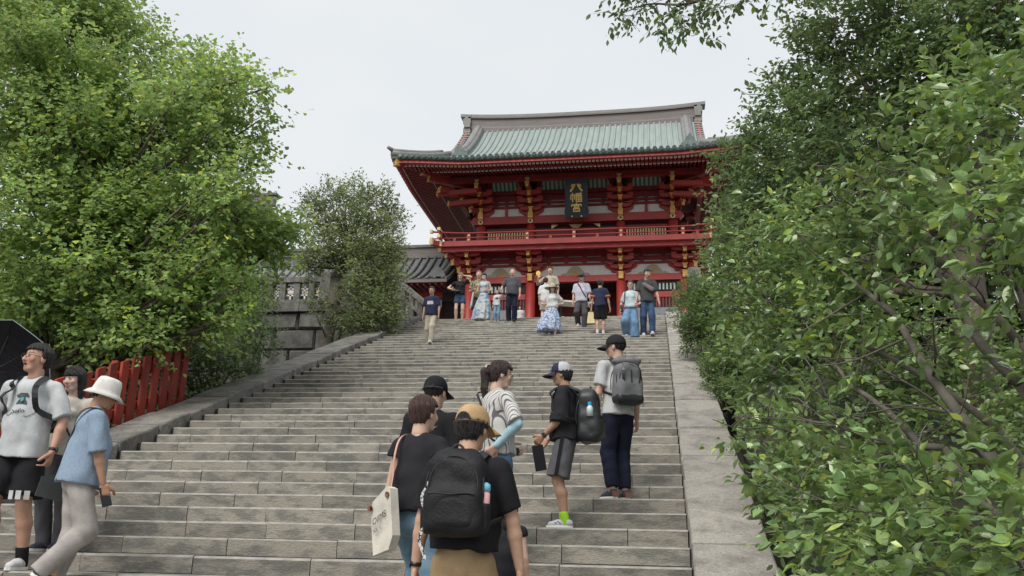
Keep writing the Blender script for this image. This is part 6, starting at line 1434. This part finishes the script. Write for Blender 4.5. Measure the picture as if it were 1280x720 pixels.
F_ = Fld(T(-.12, .03, .5)-.18, T(-.12, .03, .5)+.18, .012); F_.cone(T(-.13, -.02, .52), T(-.13, .06, .52), .045, .045, .01, (va(1, 0, 0), 1.8)); bput('bag_body', F_, C_strap)
# 10 man in blue linen shirt and white hat
Y = 7.1; X = px(103, 600, Y).x; Hh = 1.73
m10 = person('man in blue linen shirt, white bucket hat and stone trousers in mid-stride', X, Y, -.82, Hh, near=True, fat=1.12, feet=((-.05, -.06, 0, 0), (.06, -.13, .06, 0, -.55)), hipoff=(0, .075), hands=((-.15, .06, .52), (.145, .1, .47)), lean=(0, .1), head=(-.4, -.28), hair='crop', hat=dict(kind='bucket', mat=fab('hat_white', (.74, .73, .69))), top=dict(mat=C_blue, loose=.022, sleeve=.85, hem=.49, belly=.012), bottom=dict(kind='trousers', mat=C_stone, loose=.012), shoes=S_navy, skin=(.4, .23, .15), glasses=GL_W, curl=(.5, .75))
PP = m10; T = m10.tor; bo, bput = item(m10, 'shoulder_bag', 'dark green flat shoulder bag behind the blue linen shirt', 'bag', T(-.13, -.11, .44))
bput('strap', ribbon([T(.07, .02, .846), T(.062, -.055, .84), T(.03, -.11, .74), T(-.05, -.125, .62), T(-.12, -.1, .53)], .034, .005, T(0, 0, .68), PP), C_green)
c = T(-.155, -.09, .47)
mb = MB(); ou = [(-.11, -.08), (.08, -.12), (.12, .03), (.05, .1), (-.08, .08)]; k = 5; mb.add([c+va(-.02, u, v_) for u, v_ in ou]+[c+va(.03, u, v_) for u, v_ in ou], [tuple(range(k)), tuple(range(2*k-1, k-1, -1))]+[(i, i+k, (i+1) % k+k, (i+1) % k) for i in range(k)]); bput('bag_body', mb, C_green)
h = m10.hand[1]; bo, bput = item(m10, 'mobile_phone', 'dark phone held in the hand of the white-hatted man', 'phone', h-va(0, 0, .07)); mb = MB(); mb.box(-.006, .006, -.035, .04, -.09, .07, Matrix.Translation(Vector(h)) @ Matrix.Rotation(.3, 4, 'X')); bput('phone_body', mb, C_watch); mb = MB(); mb.box(.006, .008, -.031, .036, -.085, .065, Matrix.Translation(Vector(h)) @ Matrix.Rotation(.3, 4, 'X')); bput('screen', mb, GL_S)
# ---- people near the top of the stairs
PI = math.pi
W = dict(skin=(.62, .42, .34))
Y = on_step(31); X, Hh = fit(540, 359, Y)
a = person('man in navy T-shirt with white band and beige trousers descending alone by curb', X, Y, PI-.1, Hh, feet=((-.05, .06, 0, 0), (.05, -.12, 0, 0)), hands=(None, None), top=dict(mat=C_navy2, loose=.018, sleeve=.7), bottom=dict(kind='trousers', mat=C_beige, loose=.012), glasses=GL_W, lean=(0, .05), skin=(.45, .27, .2))
T = a.tor; mb = MB(); mb.add([snap(a, T(x, .098, z_), .008) for z_ in (.68, .74) for x in np.linspace(-.075, .075, 7)], [(i, i+1, i+8, i+7) for i in range(6)]); mb.obj('chest_band', C_lav, a.root)
Y = 26.45; X, Hh = fit(576, 342, Y); b = person('woman in black top and denim shorts with one hand raised to her hair', X, Y, PI+.15, Hh, sex='f', feet=((-.06, 0, 0, 0), (.06, 0, 0, 0)), hands=((-.06, .06, .93), (.16, .1, .64)), hair='bob', hairmat=HBL, top=dict(mat=C_black2, loose=.008, sleeve=.5, hem=.56), bottom=dict(kind='shorts', mat=C_jean3, loose=.014, end=.26), fat=1.08, pole=((-1, .2, .2), (1, -.6, -.2)), **W)
PP = b; T = b.tor; bo, bput = item(b, 'crossbody_bag', 'black crossbody bag on woman in denim shorts', 'bag', T(.08, .1, .58)); F_ = Fld(T(.06, .1, .6)-.2, T(.06, .1, .6)+.2, .016); F_.cone(T(.02, .105, .61), T(.1, .09, .61), .04, .04, .02, (va(0, 1, 0), 1.6)); bput('bag_body', F_, C_bagk); bput('strap', ribbon([T(-.06, -.01, .846), T(-.04, .09, .78), T(.02, .115, .64)], .015, .006, T(0, 0, .68), PP), C_strap)
Y = 27.0; X, Hh = fit(599, 340, Y); c = person('older man in patterned top standing behind the woman in the long dress', X, Y, PI+.1, Hh, hair='crop', hairmat=HGR, hands=((-.05, .14, .68), (.09, .13, .62)), top=dict(mat=C_camo, loose=.014, sleeve=.7), bottom=dict(kind='shorts', mat=C_char, loose=.02, end=.44), skin=(.58, .38, .31))
h = c.hand[1]; bo, bput = item(c, 'folded_umbrella', 'folded white umbrella held by the man in patterned top', 'umbrella', h-va(.02, 0, .6)); mb = MB(); mb.tube([h-va(-.08, 0, .62), h-va(-.06, 0, .5), h-va(0, 0, .08)], [.008, .035, .025], 8); bput('folded_canopy', mb, C_white); mb = MB(); mb.tube([h-va(0, 0, .08), h+va(0.01, 0, .06)], .01, 6); bput('handle', mb, C_watch)
Y = on_step(42); X, Hh = fit(606, 343, Y); d = person('woman with short black hair in long white and blue printed dress', X, Y, PI-.1, Hh, sex='f', hair='short', hands=((-.1, .11, .6), (.12, .1, .6)), head=(-.1, -.35), mask=C_white, top=dict(mat=fab('dress_bodice', (.5, .55, .6)), loose=.006, sleeve=0, hem=.58, name='bodice'), bottom=dict(kind='skirt', mat=C_dress, r=.2, hem=.01, sway=(.05, 0)), **W)
Y = on_step(41); X, Hh = fit(622, 363, Y); e = person('little girl in white T-shirt with black bow print holding a raised hand', X, Y, PI, Hh, sex='f', hair='long', hairmat=HDK, hands=((-.17, .05, .8), None), top=dict(mat=C_white, loose=.016, sleeve=.8), bottom=dict(kind='trousers', mat=C_jean, loose=.006), **W)
T = e.tor; mb = MB(); mb.add([snap(e, T(x, .112, z_), .008) for x, z_ in ((-.045, .75), (-.045, .68), (0, .72), (.045, .68), (.045, .75), (0, .735))], [(0, 1, 2, 5), (5, 2, 3, 4)]); mb.obj('bow_print', C_black, e.root)
Y = on_step(41); X, Hh = fit(641, 338, Y); f = person('bald man in slate shirt and navy trousers holding the little girl\'s hand', X, Y, PI+.05, Hh, hair='bald', fat=1.12, hands=(None, (.2, .1, .56)), top=dict(mat=C_slate, loose=.016, sleeve=.7, belly=.02), bottom=dict(kind='trousers', mat=C_navy, loose=.012), shoes=S_black, feet=((-.055, .04, 0, 0), (.055, 0, 0, 0)), skin=(.66, .38, .32), glasses=None)
Y = 27.6; X, Hh = fit(650, 383, Y); n_ = person('toddler in white behind the bald man at the stair head', X, Y, PI, Hh, sex='f', hair='bob', top=dict(mat=C_white, loose=.03, sleeve=.7), bottom=dict(kind='skirt', mat=C_white, r=.2, hem=.12), **W)
Y = 26.5; X, Hh = fit(688, 335, Y); g = person('tall man in beige shirt raising a yellow fan behind the hatted woman', X, Y, PI, Hh, hairmat=HBR, hands=(None, (.2, .14, .74)), top=dict(mat=C_beige, loose=.016, sleeve=.7), bottom=dict(kind='trousers', mat=C_char, loose=.01), skin=(.56, .36, .28), pole=((-1, -1, 0), (1, -.2, -1)))
h = g.hand[1]; bo, bput = item(g, 'hand_fan', 'small yellow hand fan held up by the tall man', 'fan', h); mb = MB(); mb.tube([h-va(0, 0, .06), h+va(0, 0, .08)], .01, 6); bput('handle', mb, C_canvas); mb = MB(); mb.prism([(h[0]+.07*math.cos(t), h[2]+.13+.08*math.sin(t)) for t in np.linspace(0, 2*PI, 14)[:-1]], h[1]-.006, h[1]+.006); bput('fan_leaf', mb, mat('fan_yellow', (.75, .5, .12), .7))
Y = on_step(39); X, Hh = fit(682, 348, Y); h_ = person('person in loose white T-shirt climbing with back turned beside the hatted woman', X, Y, .1, Hh, sex='f', hair='short', hairmat=HDK, top=dict(mat=C_white, loose=.024, sleeve=.9), bottom=dict(kind='shorts', mat=C_beige, loose=.015, end=.42), **W)
Y = on_step(34); X, Hh = fit(691, 350, Y); i_ = person('woman in sun hat and face mask with billowing blue floral skirt', X, Y, PI+.05, Hh, sex='f', hair='long', hairmat=HDK, hat=dict(kind='sunhat', mat=fab('straw', (.5, .44, .34))), mask=C_white, hands=((-.15, .07, .62), (.14, .09, .62)), top=dict(mat=C_white, loose=.018, sleeve=.7, hem=.57, name='blouse'), bottom=dict(kind='skirt', mat=C_floral, r=.21, hem=.06, sway=(.07, 0)), feet=((-.05, .1, 0, 0), (.05, .0, 0, 0)), **W)
Y = on_step(38); X, Hh = fit(727, 337, Y); j_ = person('man in pale lavender polo, face mask and dark grey trousers descending', X, Y, PI, Hh, hat=dict(kind='cap', mat=C_char), mask=C_white, top=dict(mat=C_lav, loose=.02, sleeve=.75, belly=.012), bottom=dict(kind='trousers', mat=C_char, loose=.01), feet=((-.055, .09, 0, 0), (.055, -.02, 0, 0)), skin=(.54, .35, .27))
PP = j_; T = j_.tor; bo, bput = item(j_, 'sling_bag', 'black sling bag strap across the lavender polo', 'bag', T(-.1, .05, .55)); bput('strap', ribbon([T(.065, .0, .846), T(.05, .09, .8), T(-.02, .118, .68), T(-.1, .08, .56)], .028, .006, T(0, 0, .68), PP), C_black); F_ = Fld(T(-.12, -.02, .54)-.2, T(-.12, -.02, .54)+.2, .018); F_.cone(T(-.12, -.06, .54), T(-.125, .04, .54), .05, .05, .02, (va(1, 0, 0), 1.6)); bput('bag_body', F_, C_black)
Y = on_step(34); X, Hh = fit(750, 350, Y); k_ = person('man in navy and orange sports shirt and black shorts climbing with back turned', X, Y, 0, Hh, hair='short', hands=((-.16, .02, .47), (.17, .03, .47)), top=dict(mat=C_navy2, loose=.022, sleeve=.55, hem=.5), bottom=dict(kind='shorts', mat=C_black, loose=.02, end=.46), socks=(C_white, .05), feet=((-.05, 0, 0, 0), (.05, .06, 0, 0)), skin=(.5, .31, .23))
for i in (0, 1):
    d_ = k_.elb[i]-k_.sh[i]; d_ /= np.linalg.norm(d_); p0 = k_.sh[i]+d_*.168*Hh*.56; S_ = Fld(p0-.14, p0+.16, .018); e_ = p0+d_*.05; S_.cone(p0, e_+d_*.02, .058*Hh, .06*Hh, .005, None, (e_, d_), (p0, -d_)); v_, f_ = S_.mesh(1); link('sleeve_trim', vmesh('sleeve_trim', v_, f_), C_orange, k_.root)
h = k_.hand[0]; bo, bput = item(k_, 'paper_bag', 'yellowish paper bag in the hand of the man in orange-trimmed shirt', 'bag', h-va(0, 0, .32)); mb = MB(); mb.add([h+va(*v_) for v_ in ((-.1, -.05, -.32), (.1, -.05, -.32), (.1, .05, -.32), (-.1, .05, -.32), (-.07, -.02, -.03), (.06, -.02, -.03), (.06, .02, -.03), (-.07, .02, -.03))], [(0, 3, 2, 1), (4, 5, 6, 7), (0, 1, 5, 4), (1, 2, 6, 5), (2, 3, 7, 6), (3, 0, 4, 7)]); bput('bag_body', mb, mat('paper', (.6, .5, .28), .8)); mb = MB(); mb.tube([h+va(-.04, 0, -.03), h+va(0, 0, .03), h+va(.04, 0, -.03)], .006, 5); bput('handle', mb, MATS['paper'])
Y = on_step(33); X, Hh = fit(788, 346, Y); l_ = person('woman in sunglasses, pale aqua top and wide blue trousers descending', X, Y, PI-.1, Hh, sex='f', hair='short', hairmat=HBR, glasses=GL_S, hands=((-.13, .09, .58), (.16, .03, .52)), top=dict(mat=C_aqua, loose=.02, sleeve=.75, hem=.55), bottom=dict(kind='trousers', mat=C_denim, loose=.03, flare=1.5, end=.95), shoes=S_navy, feet=((-.07, .08, 0, 0), (.06, .0, 0, 0)), **W)
PP = l_; T = l_.tor; bo, bput = item(l_, 'shoulder_bag', 'black shoulder bag beside the pale aqua top', 'bag', T(.17, -.02, .5)); F_ = Fld(T(.16, -.01, .55)-.26, T(.16, -.01, .55)+.26, .018); F_.cone(T(.15, -.05, .58), T(.15, -.05, .5), .05, .07, .02, (va(1, 0, 0), 1.7)); F_.cone(T(.15, .04, .58), T(.15, .04, .5), .05, .07, .02, (va(1, 0, 0), 1.7)); bput('bag_body', F_, C_bagk); bput('strap', ribbon([T(.15, .03, .6), T(.1, .07, .72), T(.085, .0, .86), T(.12, -.06, .7), T(.15, -.04, .6)], .025, .008, T(0, 0, .68), PP), C_bagk)
Y = on_step(33, .5); X, Hh = fit(808, 339, Y); m_ = person('man in charcoal T-shirt and dark jeans with a sling bag descending', X, Y, PI+.08, Hh, hair='short', head=(.35, -.3), hands=((-.17, .04, .47), (.17, .05, .47)), top=dict(mat=C_char, loose=.022, sleeve=.75, hem=.49), bottom=dict(kind='trousers', mat=C_jean3, loose=.01), feet=((-.06, .1, 0, 0), (.06, .0, 0, 0)), skin=(.54, .35, .27))
PP = m_; T = m_.tor; bo, bput = item(m_, 'sling_bag', 'grey and pink sling bag across the charcoal T-shirt', 'bag', T(-.02, .12, .66)); F_ = Fld(T(0, .12, .7)-.25, T(0, .12, .7)+.25, .016); F_.cone(T(-.06, .115, .665), T(.05, .115, .74), .06, .05, .02, (va(0, 1, 0), 1.7)); bput('bag_body', F_, printed('sling', (.2, .2, .22), (.26, .19, .19), 5)); bput('strap', ribbon([T(.05, .11, .74), T(.07, .05, .84), T(.066, -.01, .846), T(.0, -.1, .74), T(-.1, -.05, .62), T(-.11, .06, .62), T(-.06, .11, .665)], .025, .006, T(0, 0, .68), PP), C_strap)
